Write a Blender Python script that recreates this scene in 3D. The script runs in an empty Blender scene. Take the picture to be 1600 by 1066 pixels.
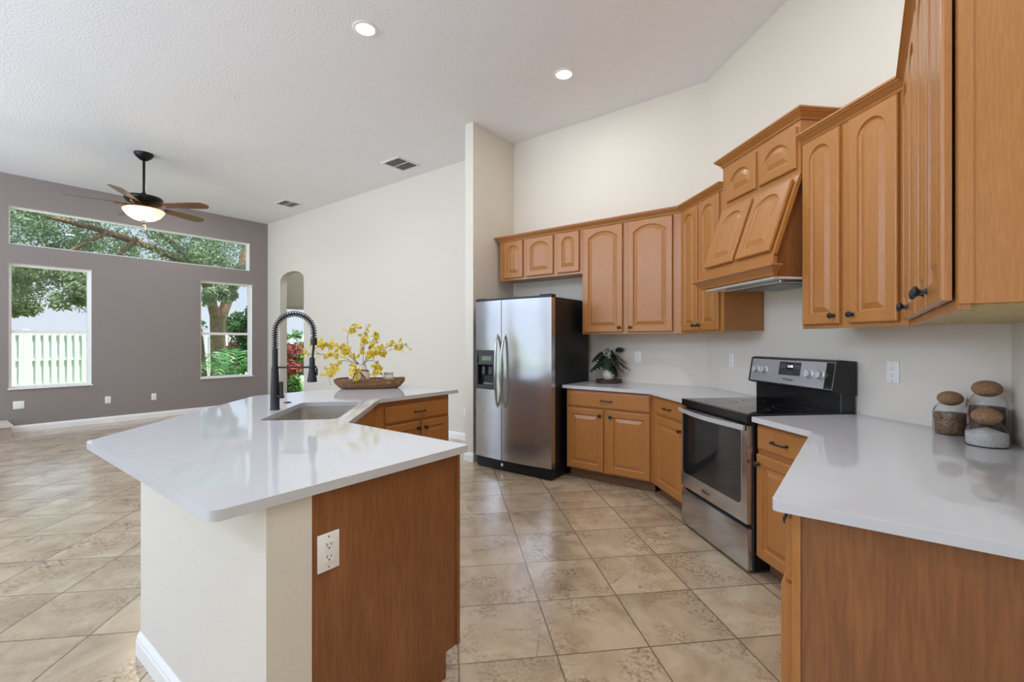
import bpy, bmesh, math, random
from mathutils import Vector, Matrix
from math import pi, sin, cos, sqrt, radians

SC = bpy.context.scene
COL = SC.collection

# ------------------------------------------------------------------ camera, sky, sun, daylight, exposure
S = sqrt(.5)
CAM_H = 1.355
cam_d = bpy.data.cameras.new('camera')
cam_d.sensor_width = 36.0
cam_d.lens = 36.0 * 720.0 / 1600.0
cam_d.clip_start = .02
cam = bpy.data.objects.new('camera', cam_d)
COL.objects.link(cam)
cam.location = (0, 0, CAM_H)
cam.rotation_euler = (radians(90), 0, radians(-7.625))
SC.camera = cam

SC.view_settings.view_transform = 'Standard'
SC.view_settings.look = 'None'
SC.view_settings.gamma = 1.0
SC.view_settings.use_curve_mapping = False
SC.view_settings.exposure = -0.04
SC.cycles.use_denoising = True
SC.cycles.max_bounces = 10
SC.cycles.diffuse_bounces = 6
SC.cycles.glossy_bounces = 5
SC.cycles.transparent_max_bounces = 24
SC.cycles.sample_clamp_indirect = 6.0
SC.cycles.caustics_reflective = False
SC.cycles.caustics_refractive = False

SKY = 1.05
SUN = 7.0
LAMP = 11.0
DAY = 49.0

world = bpy.data.worlds.new('sky')
SC.world = world
world.use_nodes = True
wn = world.node_tree
bg = wn.nodes['Background']
tc = wn.nodes.new('ShaderNodeTexCoord')
sx = wn.nodes.new('ShaderNodeSeparateXYZ')
rp = wn.nodes.new('ShaderNodeValToRGB')
wn.links.new(tc.outputs['Generated'], sx.inputs[0])
wn.links.new(sx.outputs['Z'], rp.inputs[0])
rp.color_ramp.elements[0].position = 0.0
rp.color_ramp.elements[0].color = (.76, .85, .95, 1)
rp.color_ramp.elements[1].position = .30
rp.color_ramp.elements[1].color = (.55, .72, .95, 1)
_e = rp.color_ramp.elements.new(.62)                 # the open sky overhead, brighter than the haze near the horizon
_e.color = (1.25, 1.6, 2.1, 1)
wn.links.new(rp.outputs[0], bg.inputs[0])
bg.inputs[1].default_value = SKY

sun_d = bpy.data.lights.new('sun', 'SUN')
sun_d.energy = SUN
sun_d.angle = radians(2)
sun_d.color = (1, .96, .88)
sun = bpy.data.objects.new('sun', sun_d)
COL.objects.link(sun)


def mp(m, p):
    """plan point from the 45 degree axes: m runs to the far left, p to the far right"""
    return (S * (p - m), S * (p + m))


_d = Vector((*mp(.40, -.14), -1.0)).normalized()
sun.rotation_euler = (-_d).to_track_quat('Z', 'Y').to_euler()
sun.location = (0, 0, 30)


def area(name, loc, direction, sx_, sy_, power, color, shape='RECTANGLE', spread=180):
    l = bpy.data.lights.new(name, 'AREA')
    l.shape = shape
    l.size = sx_
    if shape in ('RECTANGLE', 'ELLIPSE'):
        l.size_y = sy_
    l.energy = power
    l.color = color
    l.spread = radians(spread)
    o = bpy.data.objects.new(name, l)
    COL.objects.link(o)
    o.location = loc
    o.rotation_euler = (-Vector(direction)).to_track_quat('Z', 'Y').to_euler()
    return o


PD = Vector((S, S, 0))
MD = Vector((-S, S, 0))
BACK_P = -1.9
DAYCOL = (.72, .87, 1.14)
TR0, TR1 = 2.80, 3.60
SLIDERS = ((2.1, 4.5, 2.6), (4.75, 7.15, 2.6), (7.4, 9.8, 2.6))
# daylight through the three glass sliders in the wall behind the camera
for _i, (_a, _b, _h) in enumerate(SLIDERS):
    _c = mp((_a + _b) / 2, BACK_P - .25)
    area('slider_daylight', (_c[0], _c[1], _h / 2 + .05), PD, _b - _a, _h - .1, DAY * (.38, .34, .34)[_i], DAYCOL)
    # fill light through made-up transoms above them, out of view
    area('transom_fill', (_c[0], _c[1], (TR0 + TR1) / 2), PD, _b - _a, TR1 - TR0, DAY * 1.05, DAYCOL)

# an unseen window added right behind the camera, to brighten the backsplash
KW = (-.30, 1.80, .95, 2.45)
_c = mp((KW[0] + KW[1]) / 2, BACK_P - .25)
area('kitchen_fill', (_c[0], _c[1], (KW[2] + KW[3]) / 2), PD, KW[1] - KW[0], KW[3] - KW[2], DAY * .36, (.84, .93, 1.06))

ZC = 3.82      # ceiling
XW = 2.42      # range wall
PW = 4.60      # fridge wall and arch wall
WM = 10.0      # window wall
RM = -.51      # right wall
# recessed ceiling lamps: the two in view carry fixtures, built below; the rest are added fill lights without fixtures
LAMPS_IN_VIEW = ((-.665, 3.76), (1.04, 4.155))
WARM, COOL = (.94, .98, 1.02), (.92, .97, 1.05)
LAMPS_FILL = ((.9, 1.7, 2.3, WARM), (.1, -.1, 1.9, WARM), (-2.4, 1.9, 1, COOL), (-2.4, 5.6, 1, COOL), (-4.6, 4.2, 1, COOL), (-4.2, 8.4, 1, COOL), (-2.55, 10.15, .7, WARM))
for _x, _y, _k, _c in LAMPS_FILL:
    area('ceiling_fill', (_x, _y, ZC - .012), (0, 0, -1), .15, .15, LAMP * _k, _c, 'DISK')


# ------------------------------------------------------------------ materials
def lin(r, g, b):
    f = lambda c: (c / 255) / 12.92 if c <= 10 else (((c / 255) + .055) / 1.055) ** 2.4
    return (f(r), f(g), f(b), 1)


def newmat(name):
    m = bpy.data.materials.new(name)
    m.use_nodes = True
    nt = m.node_tree
    return m, nt, nt.nodes['Principled BSDF']


def N(nt, kind, **kw):
    n = nt.nodes.new(kind)
    for k, v in kw.items():
        setattr(n, k, v)
    return n


def ramp(nt, stops):
    r = N(nt, 'ShaderNodeValToRGB')
    while len(r.color_ramp.elements) < len(stops):
        r.color_ramp.elements.new(.5)
    for e, (p, c) in zip(r.color_ramp.elements, stops):
        e.position = p
        e.color = c
    return r


def mat(name, col, rough=.5, metal=0., spec=.5, coat=0., coat_rough=.1, emit=None, estr=0.,
        bump=0., bscale=60., var=0., vscale=6.):
    m, nt, b = newmat(name)
    b.inputs['Base Color'].default_value = col
    b.inputs['Roughness'].default_value = rough
    b.inputs['Metallic'].default_value = metal
    b.inputs['Specular IOR Level'].default_value = spec
    b.inputs['Coat Weight'].default_value = coat
    b.inputs['Coat Roughness'].default_value = coat_rough
    if emit:
        b.inputs['Emission Color'].default_value = emit
        b.inputs['Emission Strength'].default_value = estr
    t = N(nt, 'ShaderNodeTexCoord')
    if var:
        n = N(nt, 'ShaderNodeTexNoise')
        n.inputs['Scale'].default_value = vscale
        n.inputs['Detail'].default_value = 4
        nt.links.new(t.outputs['Object'], n.inputs['Vector'])
        d = tuple(max(0, c * (1 - var)) for c in col[:3]) + (1,)
        u = tuple(min(1, c * (1 + var)) for c in col[:3]) + (1,)
        r = ramp(nt, ((.3, d), (.7, u)))
        nt.links.new(n.outputs['Fac'], r.inputs[0])
        nt.links.new(r.outputs[0], b.inputs['Base Color'])
    if bump:
        n = N(nt, 'ShaderNodeTexNoise')
        n.inputs['Scale'].default_value = bscale
        n.inputs['Detail'].default_value = 3
        nt.links.new(t.outputs['Object'], n.inputs['Vector'])
        bp = N(nt, 'ShaderNodeBump')
        bp.inputs['Strength'].default_value = bump
        bp.inputs['Distance'].default_value = .01
        nt.links.new(n.outputs['Fac'], bp.inputs['Height'])
        nt.links.new(bp.outputs[0], b.inputs['Normal'])
    return m


def wood(name, dark, mid, light, rough=.3, coat=.25, grain=1., flame=.25, axis='Z', fine=1.):
    """long grain along one axis: slow figure, fine pores, faint blotches"""
    m, nt, b = newmat(name)
    t = N(nt, 'ShaderNodeTexCoord')
    mp_ = N(nt, 'ShaderNodeMapping')
    sc = {'Z': (9, 9, .7), 'X': (.7, 9, 9), 'Y': (9, .7, 9)}[axis]
    mp_.inputs['Scale'].default_value = tuple(s * grain for s in sc)
    oi = N(nt, 'ShaderNodeObjectInfo')
    sh = N(nt, 'ShaderNodeVectorMath', operation='SCALE')
    sh.inputs[0].default_value = (7, 11, 5)
    nt.links.new(oi.outputs['Random'], sh.inputs['Scale'])
    av = N(nt, 'ShaderNodeVectorMath', operation='ADD')
    nt.links.new(t.outputs['Object'], av.inputs[0])
    nt.links.new(sh.outputs[0], av.inputs[1])
    nt.links.new(av.outputs[0], mp_.inputs['Vector'])
    n1 = N(nt, 'ShaderNodeTexNoise')
    n1.inputs['Scale'].default_value = 1.6
    n1.inputs['Detail'].default_value = 5
    n1.inputs['Distortion'].default_value = 1.2
    nt.links.new(mp_.outputs[0], n1.inputs['Vector'])
    # flame figure: rings of a slow noise
    mul = N(nt, 'ShaderNodeMath', operation='MULTIPLY')
    mul.inputs[1].default_value = 9.
    nt.links.new(n1.outputs['Fac'], mul.inputs[0])
    si = N(nt, 'ShaderNodeMath', operation='SINE')
    nt.links.new(mul.outputs[0], si.inputs[0])
    n2 = N(nt, 'ShaderNodeTexNoise')
    n2.inputs['Scale'].default_value = 14. * fine
    n2.inputs['Detail'].default_value = 3
    nt.links.new(mp_.outputs[0], n2.inputs['Vector'])
    ma = N(nt, 'ShaderNodeMath', operation='MULTIPLY_ADD')
    ma.inputs[1].default_value = flame * .5
    nt.links.new(si.outputs[0], ma.inputs[0])
    nt.links.new(n2.outputs['Fac'], ma.inputs[2])
    r = ramp(nt, ((.22, dark), (.5, mid), (.8, light)))
    nt.links.new(ma.outputs[0], r.inputs[0])
    nt.links.new(r.outputs[0], b.inputs['Base Color'])
    b.inputs['Roughness'].default_value = rough
    b.inputs['Coat Weight'].default_value = coat
    b.inputs['Coat Roughness'].default_value = .22
    return m


def thin_glass(name, tint=(1, 1, 1, 1), refl=.07, rough=.0):
    m, nt, b = newmat(name)
    nt.nodes.remove(b)
    out = nt.nodes['Material Output']
    tr = N(nt, 'ShaderNodeBsdfTransparent')
    tr.inputs[0].default_value = tint
    gl = N(nt, 'ShaderNodeBsdfGlossy')
    gl.inputs['Roughness'].default_value = rough
    lw = N(nt, 'ShaderNodeLayerWeight')
    lw.inputs['Blend'].default_value = .12
    ad = N(nt, 'ShaderNodeMath', operation='MULTIPLY_ADD')
    ad.inputs[1].default_value = .75
    ad.inputs[2].default_value = refl * .4
    nt.links.new(lw.outputs['Fresnel'], ad.inputs[0])
    mx = N(nt, 'ShaderNodeMixShader')
    nt.links.new(ad.outputs[0], mx.inputs[0])
    nt.links.new(tr.outputs[0], mx.inputs[1])
    nt.links.new(gl.outputs[0], mx.inputs[2])
    nt.links.new(mx.outputs[0], out.inputs['Surface'])
    return m


def tile_floor():
    m, nt, b = newmat('floor_tile')
    t = N(nt, 'ShaderNodeTexCoord')
    L = nt.links.new
    sp = N(nt, 'ShaderNodeSeparateXYZ')
    L(t.outputs['Object'], sp.inputs[0])

    def math(op, a, bv=None, c=None):
        n = N(nt, 'ShaderNodeMath', operation=op)
        for i, v in enumerate((a, bv, c)):
            if v is None:
                continue
            if isinstance(v, (int, float)):
                n.inputs[i].default_value = v
            else:
                L(v, n.inputs[i])
        return n.outputs[0]
    ax = math('MULTIPLY_ADD', sp.outputs['X'], 1 / .4205, -.035 / .4205)
    ay = math('MULTIPLY_ADD', sp.outputs['Y'], 1 / .4175, -1.943 / .4175)
    ix, iy = math('FLOOR', ax), math('FLOOR', ay)
    fx, fy = math('SUBTRACT', ax, ix), math('SUBTRACT', ay, iy)
    ex = math('MINIMUM', fx, math('SUBTRACT', 1, fx))
    ey = math('MINIMUM', fy, math('SUBTRACT', 1, fy))
    e = math('MINIMUM', ex, ey)
    wob = N(nt, 'ShaderNodeTexNoise')
    wob.inputs['Scale'].default_value = 30
    L(t.outputs['Object'], wob.inputs['Vector'])
    e2 = math('MULTIPLY_ADD', wob.outputs['Fac'], .006, e)
    grout = N(nt, 'ShaderNodeMapRange')
    grout.inputs[1].default_value = .0085
    grout.inputs[2].default_value = .0135
    L(e2, grout.inputs[0])
    cell = N(nt, 'ShaderNodeCombineXYZ')
    L(ix, cell.inputs[0]); L(iy, cell.inputs[1])
    wnz = N(nt, 'ShaderNodeTexWhiteNoise', noise_dimensions='3D')
    L(cell.outputs[0], wnz.inputs['Vector'])
    # every tile samples its own patch of stone
    off = N(nt, 'ShaderNodeVectorMath', operation='SCALE')
    L(wnz.outputs['Color'], off.inputs[0]); off.inputs['Scale'].default_value = 40
    pos = N(nt, 'ShaderNodeVectorMath', operation='ADD')
    L(t.outputs['Object'], pos.inputs[0]); L(off.outputs[0], pos.inputs[1])
    n1 = N(nt, 'ShaderNodeTexNoise')
    n1.inputs['Scale'].default_value = 3.2
    n1.inputs['Detail'].default_value = 9
    n1.inputs['Roughness'].default_value = .62
    n1.inputs['Distortion'].default_value = .7
    L(pos.outputs[0], n1.inputs['Vector'])
    r1 = ramp(nt, ((.30, lin(168, 147, 123)), (.47, lin(193, 173, 145)), (.62, lin(206, 188, 161)), (.8, lin(214, 202, 183))))
    L(n1.outputs['Fac'], r1.inputs[0])
    # brown speckle drifts
    n2 = N(nt, 'ShaderNodeTexNoise')
    n2.inputs['Scale'].default_value = 55; n2.inputs['Detail'].default_value = 6; n2.inputs['Roughness'].default_value = .7
    L(pos.outputs[0], n2.inputs['Vector'])
    n3 = N(nt, 'ShaderNodeTexNoise')
    n3.inputs['Scale'].default_value = 3.0; n3.inputs['Detail'].default_value = 2
    n3.inputs['Distortion'].default_value = 1.
    L(pos.outputs[0], n3.inputs['Vector'])
    msk = N(nt, 'ShaderNodeMapRange')
    msk.inputs[1].default_value = .47; msk.inputs[2].default_value = .64
    L(n3.outputs['Fac'], msk.inputs[0])
    spk = N(nt, 'ShaderNodeMapRange')
    spk.inputs[1].default_value = .47; spk.inputs[2].default_value = .60
    L(n2.outputs['Fac'], spk.inputs[0])
    sfac = math('MULTIPLY', math('MULTIPLY', msk.outputs[0], spk.outputs[0]), .72)
    mx1 = N(nt, 'ShaderNodeMix', data_type='RGBA')
    L(sfac, mx1.inputs['Factor']); L(r1.outputs[0], mx1.inputs['A'])
    mx1.inputs['B'].default_value = lin(122, 90, 62)
    # hairline veins
    n4 = N(nt, 'ShaderNodeTexNoise')
    n4.inputs['Scale'].default_value = 2.6; n4.inputs['Detail'].default_value = 7; n4.inputs['Distortion'].default_value = .6
    L(pos.outputs[0], n4.inputs['Vector'])
    dv = math('ABSOLUTE', math('SUBTRACT', n4.outputs['Fac'], .5))
    vein = N(nt, 'ShaderNodeMapRange')
    vein.inputs[1].default_value = .010; vein.inputs[2].default_value = .0
    L(dv, vein.inputs[0])
    n5 = N(nt, 'ShaderNodeTexNoise')
    n5.inputs['Scale'].default_value = 2.2
    L(pos.outputs[0], n5.inputs['Vector'])
    v5 = N(nt, 'ShaderNodeMapRange')
    v5.inputs[1].default_value = .50; v5.inputs[2].default_value = .6
    L(n5.outputs['Fac'], v5.inputs[0])
    vf = math('MULTIPLY', math('MULTIPLY', vein.outputs[0], v5.outputs[0]), .7)
    mx2 = N(nt, 'ShaderNodeMix', data_type='RGBA')
    L(vf, mx2.inputs['Factor']); L(mx1.outputs['Result'], mx2.inputs['A'])
    mx2.inputs['B'].default_value = lin(110, 82, 60)
    hs = N(nt, 'ShaderNodeHueSaturation')
    val = math('MULTIPLY_ADD', wnz.outputs['Value'],   .16, .86)
    L(val, hs.inputs['Value']); L(mx2.outputs['Result'], hs.inputs['Color'])
    mx3 = N(nt, 'ShaderNodeMix', data_type='RGBA')
    L(grout.outputs[0], mx3.inputs['Factor'])
    mx3.inputs['A'].default_value = lin(112, 98, 82)
    L(hs.outputs[0], mx3.inputs['B'])
    L(mx3.outputs['Result'], b.inputs['Base Color'])
    rr = math('MULTIPLY_ADD', n2.outputs['Fac'], .20, .14)
    L(rr, b.inputs['Roughness'])
    b.inputs['Specular IOR Level'].default_value = .9
    b.inputs['Coat Weight'].default_value = .45
    b.inputs['Coat Roughness'].default_value = .16
    h = math('MULTIPLY_ADD', n1.outputs['Fac'], .25, math('MULTIPLY', grout.outputs[0], .8))
    h = math('MULTIPLY_ADD', n2.outputs['Fac'], .12, h)
    bp = N(nt, 'ShaderNodeBump')
    bp.inputs['Strength'].default_value = .35; bp.inputs['Distance'].default_value = .006
    L(h, bp.inputs['Height']); L(bp.outputs[0], b.inputs['Normal'])
    return m


def leafmat(name, cols, rough=.5, trans=.25):
    """leaves: each loose leaf takes its own tone"""
    m, nt, b = newmat(name)
    g = N(nt, 'ShaderNodeNewGeometry')
    r = ramp(nt, tuple((i / max(1, len(cols) - 1), c) for i, c in enumerate(cols)))
    nt.links.new(g.outputs['Random Per Island'], r.inputs[0])
    nt.links.new(r.outputs[0], b.inputs['Base Color'])
    b.inputs['Roughness'].default_value = rough
    tl = N(nt, 'ShaderNodeBsdfTranslucent')
    nt.links.new(r.outputs[0], tl.inputs[0])
    mx = N(nt, 'ShaderNodeMixShader')
    mx.inputs[0].default_value = trans
    nt.links.new(b.outputs[0], mx.inputs[1]); nt.links.new(tl.outputs[0], mx.inputs[2])
    nt.links.new(mx.outputs[0], nt.nodes['Material Output'].inputs['Surface'])
    return m


def grains(name, cols, scale, rough=.6):
    m, nt, b = newmat(name)
    t = N(nt, 'ShaderNodeTexCoord')
    v = N(nt, 'ShaderNodeTexVoronoi')
    v.inputs['Scale'].default_value = scale
    nt.links.new(t.outputs['Object'], v.inputs['Vector'])
    sp = N(nt, 'ShaderNodeSeparateColor')
    nt.links.new(v.outputs['Color'], sp.inputs[0])
    r = ramp(nt, tuple((i / (len(cols) - 1), c) for i, c in enumerate(cols)))
    nt.links.new(sp.outputs[0], r.inputs[0])
    nt.links.new(r.outputs[0], b.inputs['Base Color'])
    b.inputs['Roughness'].default_value = rough
    bp = N(nt, 'ShaderNodeBump')
    bp.inputs['Strength'].default_value = .7; bp.inputs['Distance'].default_value = .004
    bp.invert = True
    nt.links.new(v.outputs['Distance'], bp.inputs['Height'])
    nt.links.new(bp.outputs[0], b.inputs['Normal'])
    return m


def brushed(name, col, rough=.28, axis='X', amp=.02):
    m, nt, b = newmat(name)
    b.inputs['Base Color'].default_value = col
    b.inputs['Metallic'].default_value = .88
    t = N(nt, 'ShaderNodeTexCoord')
    mp_ = N(nt, 'ShaderNodeMapping')
    mp_.inputs['Scale'].default_value = {'X': (1.5, 300, 300), 'Z': (300, 300, 1.5)}[axis]
    nt.links.new(t.outputs['Object'], mp_.inputs[0])
    n = N(nt, 'ShaderNodeTexNoise')
    n.inputs['Scale'].default_value = 1; n.inputs['Detail'].default_value = 2
    nt.links.new(mp_.outputs[0], n.inputs['Vector'])
    ma = N(nt, 'ShaderNodeMath', operation='MULTIPLY_ADD')
    ma.inputs[1].default_value = .12; ma.inputs[2].default_value = rough - .06
    nt.links.new(n.outputs['Fac'], ma.inputs[0])
    nt.links.new(ma.outputs[0], b.inputs['Roughness'])
    # slow waviness of the sheet
    w = N(nt, 'ShaderNodeTexNoise')
    w.inputs['Scale'].default_value = 2.2
    nt.links.new(t.outputs['Object'], w.inputs['Vector'])
    bp = N(nt, 'ShaderNodeBump')
    bp.inputs['Strength'].default_value = amp * 10; bp.inputs['Distance'].default_value = .02
    nt.links.new(w.outputs['Fac'], bp.inputs['Height'])
    nt.links.new(bp.outputs[0], b.inputs['Normal'])
    return m


K = {}
K['wall'] = mat('cream_wall_paint', lin(221, 215, 203), .75, bump=.12, bscale=90)
K['taupe'] = mat('taupe_wall_paint', lin(143, 134, 130), .75, bump=.12, bscale=90)
K['ceil'] = mat('ceiling_texture', lin(238, 238, 242), .9, bump=.42, bscale=55)
K['trim'] = mat('white_trim_paint', lin(242, 241, 238), .4)
K['floor'] = tile_floor()
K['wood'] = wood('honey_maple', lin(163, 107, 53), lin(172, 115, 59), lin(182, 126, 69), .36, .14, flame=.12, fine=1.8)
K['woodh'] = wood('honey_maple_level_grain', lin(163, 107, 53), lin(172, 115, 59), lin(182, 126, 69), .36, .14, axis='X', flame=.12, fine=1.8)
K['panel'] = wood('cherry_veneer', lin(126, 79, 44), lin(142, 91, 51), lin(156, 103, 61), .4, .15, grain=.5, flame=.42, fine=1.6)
K['toe'] = wood('dark_toe_board', lin(100, 70, 48), lin(118, 84, 58), lin(130, 95, 66), .5, .0, axis='X')
K['raw'] = wood('raw_cabinet_bottom', lin(168, 148, 96), lin(186, 166, 112), lin(200, 180, 128), .6, .0, axis='X')
K['quartz'] = mat('white_quartz', lin(202, 203, 206), .05, spec=.55, var=.012, vscale=25)
K['steel'] = brushed('brushed_steel', lin(190, 190, 192), .18)
K['satinl'] = mat('satin_knob', lin(214, 214, 216), .35, .5)
K['satin'] = mat('satin_panel', lin(186, 188, 194), .42, .55)
K['steelh'] = mat('satin_steel', lin(200, 200, 202), .22, 1.)
K['sinksteel'] = mat('sink_steel', lin(205, 200, 192), .36, 1.)
K['black'] = mat('black_enamel', (.006, .006, .007, 1), .18)
K['blackm'] = mat('matte_black_metal', (.012, .013, .016, 1), .38)
K['blackp'] = mat('black_plastic', (.012, .012, .013, 1), .45)
K['bglass'] = mat('black_glass', (.008, .008, .009, 1), .04, spec=.6)
K['ovenglass'] = mat('oven_window_glass', (.014, .014, .016, 1), .05, spec=.7)
K['fridgeside'] = mat('black_textured_side', (.008, .008, .009, 1), .35, bump=.2, bscale=300)
K['grey'] = mat('grey_plastic', lin(120, 122, 125), .4)
K['dgrey'] = mat('dark_grey_plastic', lin(52, 55, 60), .4)
K['plate'] = mat('white_plastic', lin(240, 239, 236), .35)
K['slot'] = mat('slot_black', (.01, .01, .01, 1), .6)
K['glass'] = thin_glass('window_glass')
K['jar'] = thin_glass('jar_glass', (.95, .97, .98, 1), .10)
K['cork'] = mat('cork', lin(150, 116, 84), .85, bump=.4, bscale=220, var=.25, vscale=90)
K['seeds'] = grains('mixed_seeds', (lin(70, 48, 36), lin(120, 88, 62), lin(160, 128, 92), lin(90, 62, 48)), 260)
K['beans'] = grains('dark_red_beans', (lin(50, 24, 22), lin(84, 40, 34), lin(70, 30, 28)), 150)
K['rice'] = grains('white_rice', (lin(206, 202, 194), lin(232, 229, 222), lin(190, 186, 178)), 300)
K['vase'] = mat('white_ceramic', lin(236, 234, 230), .35)
K['rope'] = mat('tan_rope', lin(160, 105, 62), .85, bump=.8, bscale=250)
K['bowl'] = wood('carved_wood', lin(112, 78, 50), lin(156, 114, 76), lin(186, 144, 102), .6, .0, axis='X', grain=1.6, flame=.7)
K['slab'] = wood('dark_wood_slice', lin(44, 26, 16), lin(74, 46, 28), lin(110, 74, 48), .6, .0, axis='X', grain=2.5)
K['candle'] = mat('candle_label', lin(206, 190, 164), .6, var=.08)
K['wax'] = mat('pale_jar', lin(216, 216, 212), .25)
K['petal'] = leafmat('yellow_petals', (lin(236, 208, 52), lin(244, 224, 92), lin(224, 192, 36), lin(246, 234, 130)), .5, .4)
K['bud'] = leafmat('green_buds', (lin(168, 170, 60), lin(196, 190, 70)), .5, .2)
K['stem'] = mat('dark_green_stem', lin(66, 74, 46), .6)
K['mon'] = leafmat('dark_plant_leaves', (lin(26, 42, 26), lin(40, 58, 34), lin(30, 48, 32)), .55, .1)
K['lampglass'] = mat('warm_lamp_glass', lin(255, 236, 205), .3, emit=(1, .86, .62, 1), estr=.75)
K['lens'] = mat('lamp_lens', (1, 1, 1, 1), .4, emit=(1, .98, .94, 1), estr=6)
K['fanwood'] = wood('fan_blade_walnut', lin(74, 46, 28), lin(112, 72, 44), lin(140, 96, 62), .30, .4, axis='X', grain=2)
K['bronze'] = mat('dark_bronze', lin(34, 32, 32), .32, .7)
K['gold'] = mat('antique_brass', lin(150, 118, 84), .3, .9)
K['vent'] = mat('vent_white', lin(226, 226, 226), .5)
K['ventd'] = mat('vent_dark', lin(70, 70, 72), .7)
K['chrome'] = mat('chrome', lin(225, 225, 228), .08, 1.)
K['red'] = mat('clock_digits', lin(235, 240, 245), .5, emit=(.85, .95, 1, 1), estr=1.2)
K['ink'] = mat('dark_print', lin(40, 42, 46), .5)
K['inkl'] = mat('pale_print', lin(190, 192, 196), .5)
K['hearthtop'] = mat('pale_stone', lin(205, 196, 184), .6)
K['hearth'] = mat('taupe_stone', lin(168, 154, 142), .6, var=.08)
# outdoors
K['fence'] = mat('white_vinyl_fence', lin(236, 238, 240), .5)
K['bark'] = mat('oak_bark', lin(138, 112, 88), .9, bump=1., bscale=30, var=.35, vscale=14)
K['oak'] = leafmat('oak_leaves', (lin(96, 122, 84), lin(134, 158, 112), lin(170, 190, 146), lin(112, 142, 98), lin(196, 208, 176)), .45, .3)
K['bush'] = leafmat('bush_leaves', (lin(62, 104, 52), lin(92, 140, 70), lin(126, 170, 90)), .4, .3)
K['frond'] = leafmat('fern_fronds', (lin(70, 128, 70), lin(98, 156, 92), lin(126, 180, 116)), .4, .35)
K['croton'] = leafmat('red_leaves', (lin(150, 44, 52), lin(196, 84, 70), lin(120, 56, 70), lin(206, 120, 100), lin(96, 90, 50)), .4, .3)
K['patio'] = mat('patio_concrete', lin(196, 192, 186), .8, var=.06)
K['lawn'] = mat('lawn_green', lin(118, 150, 70), .9, bump=1., bscale=60, var=.3, vscale=12)


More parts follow.
